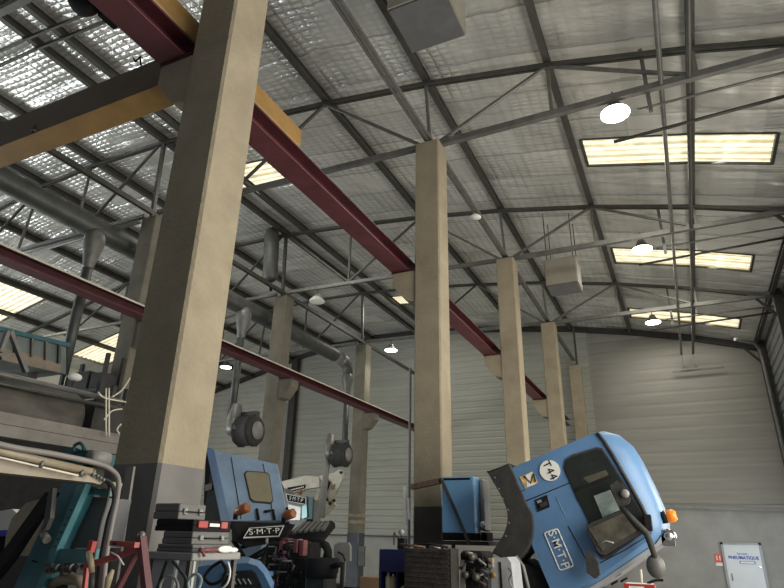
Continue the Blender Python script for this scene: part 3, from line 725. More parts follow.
for (u0,v0,u1,v1) in ((236,512,248,507),(284,516,294,513)):
    a = at(u0,v0,Y=8.55 if u0 < 250 else 9.3); b = at(u1,v1,Y=8.5 if u0 < 250 else 9.25)
    MB().tube([a,a+(b-a)*.3,b-(b-a)*.1,b],[.05,.085,.085,.06],14).build('beacon_lamp','amber_dull',tb)
    MB().tube([a+V((0,0,-.12)),a+V((0,0,.02))],.04,8).build('beacon_stem','black',tb)
# visor and its plate
VS = [(231,521,8.3),(292,524,9.0),(288,531,8.95),(284,541,8.9),(246,547,8.35),(232,540,8.25)]
mb = MB(); mb.prism([at(u,v,Y=Y) for u,v,Y in VS],(-.1,.25,0)); vz = mb.build('sun_visor','black',tb)
def onplane(corn, u, v, d=0.):
    a, b, c = [at(x,y,Y=Y) for x,y,Y in corn]; n = (b-a).cross(c-a).normalized(); dd = FW + RT*((u-392)/FPX) - UP*((v-294)/FPX)
    s = -1 if n.dot(dd) > 0 else 1
    return dd*(a.dot(n)/dd.dot(n)) + n*s*d
def nameplate(corn, plane, parent, size, sx=1., label='front'):
    mb = MB(); a = [onplane(plane,u,v,.01) for u,v in corn]; b = [onplane(plane,u,v,.03) for u,v in corn]; mb.loft([a,b]); f = mb.build('plate_rim','white',parent)
    cc = grow(corn,.93); cc = [(x, (y-sum(q[1] for q in corn)/4)*.90+sum(q[1] for q in corn)/4) for x,y in cc]
    mb = MB(); a = [onplane(plane,u,v,.03) for u,v in cc]; b = [onplane(plane,u,v,.036) for u,v in cc]; mb.loft([a,b]); mb.build('name_plate','black',f)
    L = [onplane(plane,u,v,.040) for u,v in corn]; cen = sum(L,V((0,0,0)))/4
    up_ = ((L[0]+L[1])-(L[2]+L[3])); r_ = (L[1]+L[2])-(L[0]+L[3])
    text('S·M·T·P','plate_lettering','white',cen,r_,up_,size,parent,sx=sx,space=1.05)
vp = [(231,521,8.2),(292,524,8.88),(246,547,8.2)]
nameplate([(249,529),(284,526.5),(279,537.5),(243,539)],vp,tb,.14,1.08)
# dark stays under the visor
for a,b in (((246,560),(283,538)),((240,548),(262,541)),((252,560),(288,540)),((233,540),(246,560))):
    MB().bar(at(*a,Y=8.4),at(*b,Y=8.7),.06,.05).build('visor_stay','black',tb)
mb = MB(); mb.prism([at(u,v,Y=9.3) for u,v in ((232,522),(262,545),(255,560),(236,555))],(-.4,.7,0)); mb.build('cab_front','cab_blue_dull',tb)
mb = MB()
for dx in (0,.9): mb.box((-7.5+dx,9.5,-1.2),(-7.35+dx,13.0,-.95))
for y in (9.6,11.2,12.8): mb.box((-7.5,y,-1.15),(-6.45,y+.1,-1.0))
mb.bar((-7.42,9.8,-.95),(-7.5,10.3,.3),.12); mb.bar((-6.52,9.8,-.95),(-6.8,10.6,.3),.12); mb.build('chassis_frame','black',tb)
for x in (-7.8,-6.15):
    for y in (10.6,12.4):
        mb = MB(); mb.lathe((x,y,-1.5),[(.20,-.14),(.44,-.15),(.5,-.10),(.5,.10),(.44,.15),(.20,.14)],24,'X'); mb.build('wheel','rubber',tb)

# ================================================================== ENGINE BAY clutter right of it
en = thing('truck_engine','exposed dark truck engine with red and purple parts below the black slatted visor','engine',at(292,570,Y=7.6)*1+V((0,0,-1.9)) - V((0,0,0)))
en.location.z = 0
mb = MB(); a = at(272,540,Y=7.9); b = at(303,588,Y=7.6); mb.rbox((a.x,7.75,-.75),(b.x-.04,8.1,a.z-.02),.03); mb.rbox((a.x+.25,7.9,-2.),(b.x,8.1,-.7),.05); mb.build('engine_block','black',en)
rnd = random.Random(3)
for k in range(46):
    u = 267+rnd.random()*29; v = 536+rnd.random()*48; L = 4+rnd.random()*12; vert = rnd.random() < .5
    a = at(u,v,Y=7.52); b = at(u+(0 if vert else L),v+(L if vert else 0),Y=7.50)
    MB().tube([a,(a+b)/2+V((.0,-.05*rnd.random(),0)),b],.006+.014*rnd.random(),8).build('engine_pipe',rnd.choice(['black','steel_dark','grey_mid','black','steel_dark','purple','grey_mid']),en)
for (u,v,w_,h_) in ((281,538,2.5,16),(281,538,9,3),(280,549,6,5),(295,539,3,14),(301,540,3,16)):
    a = at(u,v,Y=7.48); b = at(u+w_,v+h_,Y=7.48); MB().rbox((a.x,7.45,b.z),(b.x,7.56,a.z),.008).build('red_bracket','red_dull',en)
for (u,v,r) in ((287,547,4),(284,566,4),(297,572,4),(273,575,5),(291,582,4)):
    c = at(u,v,Y=7.5); MB().lathe(c,[(.01,-.05),(r*.012,-.05),(r*.013,0),(r*.012,.06)],18,'Y').build('pulley','black',en)
a = at(267,571,Y=7.45); MB().rbox(a+V((-.02,-.05,-.06)),a+V((.11,.06,.0)),.01).build('blue_cap','panel_blue',en)
# black slatted visor
sv = thing('slatted_visor','black slatted visor panel sticking out above the dark engine','visor',at(310,535,Y=8.3))
mb = MB(); A = [(288,534,8.2),(303,522.5,8.7),(332,520.5,9.0),(335,523.5,8.9),(321,540,8.2),(306,537,8.1)]
mb.prism([at(u,v,Y=Y) for u,v,Y in A],(0,.02,-.06)); mb.build('panel','black',sv)
for k in range(6):
    t_ = .10+.15*k
    p = at(290+38*t_+1,534-4*t_,Y=8.12); q2 = at(303+30*t_,523,Y=8.6)
    MB().bar(p+V((0,-.02,.01)),q2+V((0,-.02,.01)),.05,.03).build('slat','grey_plastic',sv)
MB().bar(at(306,536,Y=8.4),V((at(306,536,Y=8.4).x,8.4,-H)),.05).build('support_stay','black',sv)
# air filter
af = thing('air_filter','round black drum with a curved intake elbow on its lid','air filter',at(322,572,Y=7.4)+V((0,0,-1.2)))
c = at(322,567,Y=7.4); MB().lathe(c,[(.02,.12),(.20,.115),(.22,.10),(.22,-.06),(.205,-.08),(.205,-.13),(.02,-.13)],28).build('drum','black',af)
MB().tube([at(327,560,Y=7.4),at(328,551,Y=7.4),at(326,546,Y=7.4),at(322,543,Y=7.4)],[.065,.055,.055,.05],14).build('intake_elbow','black',af)
c2 = at(338,566,Y=7.3); MB().tube([c2+V((-.06,0,0)),c2+V((.05,0,.02))],.035,10).build('hose_stub','black',af)
MB().chbox((c.x-.16,7.25,-H),(c.x+.16,7.55,c.z-.13),.03).build('stand','steel_dark',af)
gd = thing('grey_disc','pale grey shield plate standing behind the round black drum','disc',at(341,575,Y=8.4)+V((0,0,-1.3)))
mb = MB(); mb.prism([at(u,v,Y=8.4) for u,v in [(334,545),(338,542.5),(348,542.5),(350,546),(350,561),(340,563),(334,556)]],(0,.05,0)); mb.build('plate','grey_mid',gd)
mb = MB(); mb.tube([at(338,552,Y=8.36),at(343,555,Y=8.34),at(345,561,Y=8.36)],.014,6); mb.build('lever','black',gd)
mb = MB(); mb.bar(at(343,560,Y=8.43),V((at(343,560,Y=8.43).x,8.43,-H)),.05); mb.build('stand','steel_dark',gd)

# ================================================================== SECOND TRUCK with white loader crane
t2 = thing('crane_truck','farther truck behind the tipped cab, with a name sign and green pillar','truck',(-14.6,21.3,-H))
YB = 20.5
mb = MB(); mb.prism([at(u,v,Y=YB) for u,v in [(284,488),(286,494),(307,499),(313,499),(313,545),(284,545)]],(-.4,1.2,0)); mb.build('cab_shell','grey_mid',t2)
flat2 = lambda pts,m,name,Y,th,parent: MB().prism([at(u,v,Y=Y) for u,v in pts],(0,th,0)).build(name,m,parent)
flat2([(306,496),(313,498),(312,520),(304,520)],'teal','door_pillar',YB-.06,.06,t2)
flat2([(302,506),(306.5,505),(307,517),(301.5,519)],'cyan_glass','mirror_glass',YB-.12,.02,t2)
flat2([(288,504),(301,507),(300,520),(290,520)],'glass_tint','windscreen',YB-.05,.03,t2)
mb = MB(); mb.box((-15.5,20.9,-1.2),(-13.9,22.2,-.9)); mb.build('chassis_frame','black',t2)
mb = MB(); mb.box((-15.6,20.7,-.9),(-13.8,21.7,.3)); mb.build('cab_lower','cab_blue_dull',t2)
for x in (-15.6,-13.9):
    mb = MB(); mb.lathe((x,21.4,-1.5),[(.20,-.14),(.44,-.15),(.5,-.10),(.5,.10),(.44,.15),(.20,.14)],24,'X'); mb.build('wheel','rubber',t2)
pb = [(286,494,YB-.1),(306,498,YB-.1),(306,520,YB-.1)]
nameplate([(286.3,493.5),(306.5,498),(306.5,505),(287.5,501)],pb,t2,.20,1.0)
a = at(300.5,492,Y=YB-.2); MB().tube([a+V((-.03,0,-.08)),a+V((.03,0,.08))],.08,12).build('beacon_lamp','amber_dull',t2)
cr_ = thing('loader_crane','cream white folding loader crane boom raised behind the farther truck','loader crane',at(325,540,Y=22.5)+V((0,0,-2)))
cr_.location.z = 0
YK = 22.5
def kf(pts, m, name, dy=0, th=.28): return MB().prism([at(u,v,Y=YK)+V((0,dy,0)) for u,v in pts],(0,th,0)).build(name,m,cr_)
kf([(281,481.5),(294,478.5),(306,475.5),(319,477),(319,487),(306,489),(287,494)],'white_paint','main_boom',0,.3)
kf([(318,476),(336,472),(336,477),(321,481)],'white_paint','boom_link',.05,.12)
kf([(333,474),(339.5,469.5),(343.8,471),(343,479),(338,490),(333,500),(328,503),(326,499),(327,488),(329,480)],'white_paint','knuckle_plate',-.05,.12)
kf([(333,500),(328,504),(320,517),(323,518),(335,505)],'white_paint','outer_boom',0,.14)
kf([(318,489),(313,504),(316,505),(321,491)],'white_paint','cylinder_link',0,.1)
kf([(286.5,490),(288,487.5),(306,484.5),(305,488.5),(289,492.5)],'black','boom_band',-.02,.02)
for k in range(9): kf([(289.5+k*1.7,489.8-k*.42),(290.6+k*1.7,489.5-k*.42),(290.4+k*1.7,491-k*.42),(289.4+k*1.7,491.2-k*.42)],'white','band_lettering',-.03,.01)
kf([(332,485.5),(336,484),(335,490),(332,490)],'yellow','warning_label',-.07,.01)
MB().tube([at(327,484,Y=YK)+V((0,-.1,0)),at(329,480,Y=YK)+V((0,-.12,0)),at(331,483,Y=YK)+V((0,-.12,0)),at(329,489,Y=YK)+V((0,-.12,0)),at(326,495,Y=YK)+V((0,-.12,0)),at(329,501,Y=YK)+V((0,-.1,0))],.045,8).build('hydraulic_hose','black',cr_)
for u,v in ((341,472.5),(334,500.5),(330,503.5)): MB().lathe(at(u,v,Y=YK-.06),[(.01,-.04),(.06,-.04),(.06,.04)],12,'Y').build('pivot_pin','steel_dark',cr_)
mb = MB(); mb.box(at(311,503,Y=YK+.1),at(317,520,Y=YK+.4)); mb.build('crane_post','black',cr_)
pq = at(314,520,Y=YK+.25); MB().chbox((pq.x-.2,YK,-H),(pq.x+.2,YK+.5,pq.z+.05),.04).build('crane_base','black',cr_)

# ================================================================== BLUE VAN below
YV = 6.2
vn = thing('van','rounded blue cab top with a dark windscreen low behind the tool rack','van',(-5.3,6.9,-H))
o = [(189,588),(190,571),(197,567),(206,565.5),(248,563),(257,566),(264,574),(271,588)]
def toV(pts, Y, lo): return [at(u,v,Y=Y) for u,v in pts]
A = toV(o,YV,0); A = [V((A[0].x,YV,-1.5))]+A+[V((A[-1].x+.1,YV,-1.5))]
B = [p+V((-.05,.12,.05 if p.z > -.9 else 0)) for p in A]; C_ = [p+V((-1.0,1.45,.08 if p.z > -.9 else 0)) for p in A]
C_ = [p+V((-.9,1.1,.03)) for p in A]; MB().loft([A,B,C_]).build('body_shell','cab_blue',vn)
MB().prism([p+V((0,-.02,0)) for p in toV([(222,588),(224,573),(229,571.5),(252,570),(256,573),(263,588)],YV,0)],(0,.015,0)).build('windscreen','glass_dark',vn)
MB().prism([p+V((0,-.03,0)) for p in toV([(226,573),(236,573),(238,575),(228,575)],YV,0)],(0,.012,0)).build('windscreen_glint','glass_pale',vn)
for k in range(4): MB().bar(at(233+k*5,579,Y=YV-.04),at(236+k*5,584,Y=YV-.04),.012,.01).build('dashboard_mark','grey_panel',vn)
for x in (-6.2,-5.3): MB().lathe((x,6.95,-1.65),[(.15,-.10),(.33,-.1),(.35,0),(.33,.1),(.15,.10)],22,'X').build('wheel','rubber',vn)

# ================================================================== TOOL RACK and CASES
def pbox(ua, ul, ur, vt, vb, Y):
    A = at(ua,vt,Y=Y); x0 = at(ul,vt,Y=Y).x; y1 = at(ur,vt,X=A.x).y; zb = at(ua,vb,Y=Y).z
    return (x0,Y,zb),(A.x,y1,A.z)
rk = thing('tool_rack','grey steel rack with a shelf tray beside the huge nearest column','rack',(-3.2,3.5,-H))
s0, s1 = pbox(193,147,241,553,561,3.12)
MB().rbox(s0,s1,.006).build('shelf_tray','grey_mid',rk)
for x in (s0[0]+.02,s1[0]-.03):
    for y in (s0[1]+.02,s1[1]-.03): MB().bar((x,y,-H),(x,y,s0[2]),.03).build('upright','steel',rk)
MB().box((s0[0]+.02,s0[1]+.03,-1.0),(s1[0]-.01,s0[1]+.05,s0[2]-.002)).build('back_panel','grey_panel',rk)
MB().box((s0[0],s0[1],-1.3),(s1[0],s1[1],-1.27)).build('lower_shelf','grey_mid',rk)
mb = MB(); mb.bar((s1[0]-.12,s0[1]+.0,s0[2]),(s1[0]-.12,s0[1]+.0,-.9),.02); mb.build('pink_strip','white',rk)
def case(spec, base_z, name, lb, m, m2, cat='tool case', red=False):
    a, b = pbox(*spec); h = b[2]-a[2]; a = (a[0],a[1],base_z); b = (b[0],b[1],base_z+h)
    t = thing(name, lb, cat, ((a[0]+b[0])/2,(a[1]+b[1])/2,base_z), 'stacked tool cases')
    MB().rbox(a,(b[0],b[1],a[2]+h*.47),.004).build('case_base',m,t)
    MB().rbox((a[0]+.002,a[1]+.002,a[2]+h*.50),(b[0]-.002,b[1]-.002,b[2]),.005).build('lid',m2,t)
    MB().box((a[0]+.006,a[1]+.006,a[2]+h*.45),(b[0]-.006,b[1]-.006,a[2]+h*.52)).build('seam','black',t)
    L = b[1]-a[1]
    for f in (.22,.78):
        y = a[1]+L*f; w_ = .07 if red else .035
        mb = MB(); mb.rbox((b[0]-.002,y-w_/2*(1.3 if red and f < .5 else 1),a[2]+h*.30),(b[0]+.012,y+w_/2*(1.3 if red and f < .5 else 1),a[2]+h*(.9 if red else .72)),.004); mb.build('latch','red' if red and f < .5 else ('red_frame' if red else 'grey_mid'),t)
    if red: MB().box((b[0],a[1]+L*.40,a[2]+h*.45),(b[0]+.006,a[1]+L*.66,a[2]+h*.72)).build('maker_label','white',t)
    else:
        mb = MB(); ym = a[1]+L*.5; mb.tube([(b[0],ym-.08,a[2]+h*.5),(b[0]+.02,ym-.08,a[2]+h*.48),(b[0]+.02,ym+.08,a[2]+h*.48),(b[0],ym+.08,a[2]+h*.5)],.004,6); mb.build('handle','black',t)
    return b[2]+.001
z = s1[2]+.001
z = case((193,157,233,545,553,3.15),z,'drawer_box','flat dark metal box at the bottom of the tool case stack','grey_plastic','grey_plastic','tool box')
zt = z
z = case((193,163,230,532,545,3.16),z,'tool_case','grey plastic tool case, third down in the stack beside the column','grey_plastic','grey_plastic')
z = case((194,156,232,520,532,3.17),z,'tool_case','black tool case with red latches, second from the top of the stack','black','black',red=True)
z = case((180,155,207,504,520,3.18),z,'tool_case','dark grey tool case on top of the stack beside the column','grey_plastic','grey_plastic')
a = at(212,550,Y=3.3); rg = thing('rag','crumpled white rag lying on the shelf edge before the cases','rag',(s1[0]-.03,3.75,s1[2]))
mb = MB(); yb = at(222,550,X=s1[0]-.02).y; mb.ball((s1[0]+.01,yb,s1[2]+.02),(.012,.08,.022),14,8); mb.ball((s1[0]+.01,yb+.08,s1[2]+.015),(.01,.05,.016),12,7); mb.build('cloth','white',rg)
pn = thing('hanging_air_gun','small red hand tool lying on the shelf beside the rag','hand tool',(s1[0]-.02,3.5,s1[2]))
yb = at(209,549,X=s1[0]-.01).y; MB().tube([(s1[0]+.02,yb-.12,s1[2]+.016),(s1[0]+.02,yb+.04,s1[2]+.016)],.013,8).build('barrel','red_dull',pn)
MB().tube([(s1[0]+.02,yb-.10,s1[2]+.02),(s1[0]+.03,yb-.08,s1[2]-.02)],.01,8).build('handle','red_dull',pn)
# hanging cables
def cable(pts, r, m, lb, X=None, cat='cable', name='hanging_cable', group='coiled cables under the tool rack'):
    mb = MB(); q = [at(u,v,X=X) if X else at(u,v,Y=3.05) for u,v in pts]
    # smooth by Catmull
    out = []
    for i in range(len(q)-1):
        p0,p1,p2,p3 = q[max(i-1,0)],q[i],q[i+1],q[min(i+2,len(q)-1)]
        for k in range(6):
            t_ = k/6; out.append(.5*((2*p1)+(p2-p0)*t_+(2*p0-5*p1+4*p2-p3)*t_*t_+(3*p1-p0-3*p2+p3)*t_**3))
    out.append(q[-1]); mb.tube(out, r, 7); return mb.build(name,m,label=lb,cat=cat,group=group)
XS = s1[0]+.03
cable([(167,561),(163,572),(159,584),(156,592)],.010,'black','black cable hanging in a loop below the tool rack, first from the red frame')
cable([(173,561),(180,570),(186,580),(185,595)],.010,'rubber','dark cable dropping straight from the rack tray over the grey panel')
cable([(161,599),(160,586),(166,576),(175,579),(178,588),(176,599)],.009,'grey_mid','grey cable coiled in a ring in front of the grey rack panel')
cable([(192,597),(188,583),(195,574),(201,579),(199,588)],.009,'glass_pale','pale bluish hose curled beside the rack panel')
cable([(222,561),(212,567),(205,577),(211,584),(222,580),(226,570),(222,562)],.010,'black','thick black hose looped before the blue van windscreen')
cable([(228,562),(230,573),(226,585),(214,592),(206,591)],.006,'white','thin white cord hanging before the blue van windscreen')

# ================================================================== RED FRAME (engine stand) 
rf_ = thing('engine_hoist','scuffed red steel hoist frame with angled arms beside the teal machine','hoist',at(118,560,Y=2.45)+V((0,0,-1.8)))
rf_.location.z = 0
def rb(a, b, w_, m='red_frame', name='frame_arm', Y=2.45, Y2=None): return MB().bar(at(*a,Y=Y),at(*b,Y=Y2 or Y),w_,w_*.8).build(name,m,rf_)
rb((141,537),(147,590),.042,'maroon_light','upright_post'); rb((112,543),(137,545),.032,name='top_plate',Y=2.4); rb((83,567),(140,549),.034); rb((137,551),(117,590),.030,'maroon_light'); rb((93,541),(90,552),.035,'red','red_clamp'); rb((87,566),(84,592),.022,'red')
MB().ball(at(141.5,535,Y=2.45),.020,12,8).build('post_cap','steel_light',rf_)
MB().tube([at(89,553,Y=2.35),at(91,562,Y=2.33),at(92,572,Y=2.35)],.015,10).build('wooden_grip','wood',rf_)
MB().tube([at(92,572,Y=2.35),at(91,592,Y=2.35)],.014,8).build('grip_shaft','steel',rf_)
for u,v in ((114.5,543.5),(82,566)): MB().lathe(at(u,v,Y=2.37),[(.002,-.006),(.008,-.006),(.008,.01)],10,'Y').build('bolt_hole','black',rf_)
MB().tube([at(111,552,Y=2.4),at(118,556,Y=2.38),at(124,565,Y=2.4)],.004,6).build('cable_tie','white',rf_)
MB().tube([at(106,592,Y=2.36),at(109,578,Y=2.36),at(113,570,Y=2.36)],[.012,.018,.008],10).build('brush_handle','wood',rf_)
b0 = at(147,590,Y=2.45); mb = MB(); mb.bar(b0,(b0.x+.02,2.45,-H),.042); mb.bar(at(117,590,Y=2.45),(at(117,590,Y=2.45).x-.05,2.45,-H+.05),.03); mb.bar((b0.x-.5,2.45,-H+.04),(b0.x+.3,2.45,-H+.04),.06); mb.build('base_frame','maroon_light',rf_)

MB().bar(at(131,467,Y=3.35),at(119,592,Y=3.30)+V((0,0,-1.6)),.075,.02).build('steel_angle','trailer_grey',label='brown steel angle leaning upright against the dark painted foot of the nearest column',cat='steel bar')
# ================================================================== TEAL MACHINE
tm = thing('lifting_machine','teal steel lifting frame leaning under the cream boom at the edge of view','machine',at(60,560,Y=2.75)+V((0,0,-1.7)))
tm.location.z = 0
YT = 2.75
def fl(pts, m, name, Y=YT, th=.08, parent=tm): return MB().prism([at(u,v,Y=Y) for u,v in pts],(0,th,0)).build(name,m,parent)
fl([(62,483),(86,484),(57,545),(38,592),(12,592),(38,535)],'teal','main_channel',YT,.10)
fl([(78,484),(86,484),(58,546),(40,592),(34,592),(53,545)],'teal_light','channel_flange',YT-.04,.045)
fl([(50,549),(88,548.5),(88,563),(46,564)],'teal_light','cross_arm',YT-.02,.09)
fl([(88,488),(108,489),(107,496),(88,494)],'teal_light','top_block',YT+.05,.1)
fl([(88,478),(110,482),(108,489),(88,486)],'cream','top_block_face',YT+.02,.1)
fl([(83,496),(107,498),(96,548),(63,548)],'heater_dark','motor_cover',YT+.12,.2)
fl([(45,492),(52,492),(8,560),(-8,580),(-8,566),(22,524)],'black','dark_ram',YT-.10,.06)
fl([(47,498),(50,488),(53,488),(50,518),(45,530),(43,526)],'steel_dark','ram_clevis',YT-.12,.03)
for u,v in ((33,561),(36,562)): MB().lathe(at(u,v,Y=YT-.005),[(.002,-.004),(.006,-.004),(.006,.01)],8,'Y').build('bolt_hole','black',tm)
for k in range(6):
    u = 71-k*3.3; v = 510+k*7.3; MB().lathe(at(u,v,Y=YT-.045),[(.002,-.004),(.004,-.004),(.004,.01)],8,'Y').build('bolt_hole','black',tm)
MB().tube([at(43,532,Y=YT-.06),at(47,540,Y=YT-.08)],.025,12).build('pivot_boss','steel_light',tm)
for k in range(5): MB().tube([at(46+k*7,567+2*(k%2),Y=YT-.05),at(52+k*7,571-3*(k%2),Y=YT-.07)],.022,10).build('fitting','steel' if k % 2 else 'steel_dark',tm)
MB().tube([at(50,585,Y=YT+.02),at(62,579,Y=YT),at(78,580,Y=YT),at(86,588,Y=YT)],.03,10).build('lower_pipe','cream',tm)
q = at(30,590,Y=YT); mb = MB(); mb.box((q.x-.35,YT,-H),(q.x+.5,YT+.3,q.z-.02)); mb.build('machine_base','steel_dark',tm)
# cream wheel-like guard behind
YG = 3.3
gm = thing('curved_guard','pale curved panel standing behind the teal lifting frame','panel',at(30,540,Y=YG)+V((0,0,-1.6)))
gm.location.z = 0
fl([(48,497),(44,550),(34,556),(4,552),(6,535),(12,518),(26,503)],'cream','panel_face',YG,.05,gm)
fl([(-30,592),(-30,556),(44,556),(48,592)],'steel_dark','skirt',YG,.05,gm)
gs = at(20,590,Y=YG); MB().box((gs.x-.4,YG,-H),(gs.x+.3,YG+.05,gs.z)).build('foot_panel','steel_dark',gm)
wv = thing('van','slice of a white vehicle with blue trim at the very edge of view','van',at(-5,530,Y=4.2)+V((0,0,-1.8)))
wv.location.z = 0
fl([(-60,510),(0,511),(12,509),(17,513),(11,530),(-60,532)],'white','bonnet',4.2,.4,wv)
fl([(-60,532),(10,530),(8,536),(-60,538)],'ink_blue','blue_trim',4.18,.4,wv)
fl([(-60,538),(8,536),(4,552),(-60,560)],'black','grille',4.2,.4,wv)
q = at(-20,556,Y=4.2); MB().box((q.x-.4,4.25,-H),(q.x+.2,4.6,q.z+.02)).build('lower_body','steel_dark',wv)
# ================================================================== CREAM BOOM with pipe and hoses
bm = thing('hydraulic_boom','cream hydraulic boom with a pipe along it reaching in from the edge of view','boom',at(50,465,X=-3.0))
pr = lambda u,v: at(u,v,X=-3.0)
def seg(a, b, r0, r1, m, name): return MB().tube([pr(*a),pr(*b)],[r0,r1],16).build(name,m,bm)
mb = MB(); mb.loft([[pr(-60,442),pr(-60,466),pr(-60,466)+V((-.10,0,0)),pr(-60,442)+V((-.10,0,0))],[pr(92,473),pr(92,482.5),pr(92,482.5)+V((-.10,0,0)),pr(92,473)+V((-.10,0,0))],[pr(106,479),pr(100,484.5),pr(100,484.5)+V((-.08,0,0)),pr(106,479)+V((-.08,0,0))]]); mb.build('boom_body','cream',bm)
MB().tube([pr(-60,439)+V((.03,0,0)),pr(0,452.5)+V((.03,0,0)),pr(88,472)+V((.03,0,0))],.020,12).build('boom_pipe','cream',bm)
MB().tube([pr(-60,446)+V((.04,0,0)),pr(0,459)+V((.04,0,0)),pr(74,476)+V((.04,0,0))],.005,8).build('boom_rod','white_paint',bm)
for u,v in ((36,465),(76,474),(88,474)): MB().tube([pr(u-1.5,v+3)+V((.045,0,0)),pr(u+1,v-4)+V((.045,0,0))],.010,8).build('pipe_clamp','steel_light',bm)
for k in range(4): MB().ball(pr(92+k*3,474+k*2)+V((.02,0,0)),.011,8,6).build('hose_fitting','steel_light',bm)
hp = [(-60,430),(0,446.5),(50,455),(92,464),(106,471),(112,480),(111,496),(107,515),(103,535),(99,560),(96,592)]
def smooth(q):
    out = []
    for i in range(len(q)-1):
        p0,p1,p2,p3 = q[max(i-1,0)],q[i],q[i+1],q[min(i+2,len(q)-1)]
        for k in range(6):
            t_ = k/6; out.append(.5*((2*p1)+(p2-p0)*t_+(2*p0-5*p1+4*p2-p3)*t_*t_+(3*p1-p0-3*p2+p3)*t_**3))
    return out+[q[-1]]
def P3(u, v, dx=0): return at(u,v,X=-3.0+dx) if u < 110 else at(u,v,Y=at(108,480,X=-3.0).y)
yb_ = at(110,480,X=-3.0).y
path = [at(u,v,X=-3.0)+V((.05,0,0)) for u,v in hp[:5]]+[at(u,v,Y=yb_)+V((.05,0,0)) for u,v in hp[5:]]
MB().tube(smooth(path),.015,10).build('rigid_pipe','trailer_grey',bm)
for dx,(m_) in ((2.5,'rubber'),(5,'trailer_grey'),(-4,'steel_dark')):
    pp = [at(u+dx*(.4 if i < 2 else 1),v+(3 if i < 1 else 0),Y=yb_) for i,(u,v) in enumerate([(100,476),(110,484),(111,500),(105,520),(101,540),(97,562),(94,592)])]
    MB().tube(smooth(pp),.009,7).build('hose',m_,bm)
q = at(96,592,Y=yb_); MB().bar(q,(q.x,q.y,-H),.06).build('hose_stand','steel_dark',bm)
mb = MB(); q = pr(-58,455); mb.bar(q+V((-.05,0,-.02)),V((q.x-.05,q.y,-H)),.12); mb.build('boom_post','steel_dark',bm)
# ================================================================== TANK TRAILER behind
XB = -8.0
tk = thing('tank_trailer','long grey trailer bed carrying a stained tank, behind the teal machine','trailer',(-8.8,5.2,-H))
y0, y1 = 2.6, at(118,440,X=XB).y+.35
ztop = 1.45; zmid = 1.30; zb = 1.14
MB().box((XB-.12,y0,zmid),(XB,y1,ztop)).build('side_rail','trailer_grey',tk)
MB().box((XB-.10,y0,zb),(XB+.02,y1,zmid-.01)).build('lower_rail','trailer_grey',tk)
MB().box((XB-2.4,y0,zb+.02),(XB-.12,y1,zmid)).build('bed','steel_dark',tk)
yt = at(88,410,X=XB-.15).y
mb = MB(); mb.tube([(XB-.62,y0,1.60),(XB-.62,yt-.08,1.60),(XB-.62,yt,1.60),(XB-.62,yt+.10,1.60)],[.46,.46,.43,.25],28); mb.build('tank_barrel','tank',tk)
MB().box((XB-1.9,y0,ztop),(XB-1.15,yt-.2,2.2)).build('storage_box','rust',tk)
q0, q1 = at(0,374,X=XB), at(122,402,X=XB); 
MB().tube([V((XB,q0.y-1.4,q0.z-.0)),q0,q1],.04,10).build('top_pipe','steel_light',tk)
MB().tube([V((XB-.1,q0.y-1.4,q0.z-.12)),V((XB-.1,q1.y,q1.z-.10))],.03,8).build('second_pipe','steel',tk)
for y in (yt+.25,yt+.5,y1-.1): MB().bar((XB-.3,y,ztop),(XB-.3,y,2.25),.08).build('rear_post','steel_dark',tk)
mb = MB(); mb.box((XB-1.6,yt+.15,ztop-.1),(XB-.2,y1-.05,ztop+.5)); mb.build('pump_housing','steel_dark',tk)
for x in (XB-.5,XB-2.0):
    for y in (3.4,y1-.7):
        MB().lathe((x,y,-1.5),[(.20,-.14),(.44,-.15),(.5,-.10),(.5,.10),(.44,.15),(.20,.14)],24,'X').build('wheel','rubber',tk)
        MB().bar((x,y,-1.5),(x,y,zb+.03),.14).build('axle_leg','steel_dark',tk)
MB().box((XB-.06,y0,-1.0),(XB-.02,y1,zb-.02)).build('side_skirt','black',tk)
# A-frame on the trailer
af2 = [((8,331),(0,352)),((10,331),(26,372)),((0,358),(12,355))]
for a,b in af2: MB().bar(at(*a,X=XB+.05),at(*b,X=XB+.05),.07,.05).build('a_frame_bar','steel_light',tk)
# ladder / rails white
XW = XB+.12
lr = thing('access_rail','white bent tube railing at the end of the trailer bed','railing',at(106,436,X=XB+.03))
for pts in ([(106,388),(106,436)],[(109,388),(109,437)],[(112,397),(122,390),(130,378)],[(98,392),(105,398),(126,402)],[(104,420),(112,411),(122,409)],[(122,436),(117,430),(121,424)]):
    MB().tube(smooth([at(u,v,X=XW) for u,v in pts]),.013,8).build('rail_tube','white_paint',lr)
# corrugated bin behind
XR = -10.95
bn = thing('hopper_bin','weathered blue grey hopper with rust stains standing beyond the tank trailer','hopper',(-11.4,7.4,-H))
def xp(u, v, dx=0): return at(u,v,X=XR)+V((dx,0,0))
a, b, c, d = xp(-10,327),xp(66,345),xp(66,374),xp(-10,358)
MB().prism([a,b,c,d],(-1.0,0,0)).build('bin_wall','bin_rust',bn)
MB().prism([xp(-10,345,.012),xp(22,352,.012),xp(40,357,.012),xp(60,365,.012),xp(60,373,.012),xp(-10,357,.012)],(-.01,0,0)).build('rust_stain','rusty_patch',bn)
for u in (14,31,45,58): MB().bar(xp(u,333.5+(u-14)*.24,.04),xp(u-.5,353+(u-14)*.24,.04),.05,.05).build('rib','steel_light' if u in (31,45) else 'steel',bn)
MB().bar(xp(-10,327,.03),xp(68,345.5,.03),.08,.08).build('rim','teal',bn)
for yy in (a.y+.2,b.y-.2): MB().bar((XR-.5,yy,-H),(XR-.5,yy,c.z+.1),.12).build('support_leg','steel_dark',bn)
dm = thing('round_lamp','pale domed cover just visible over the rear of the tank','cover',at(75,378,X=-10.2))
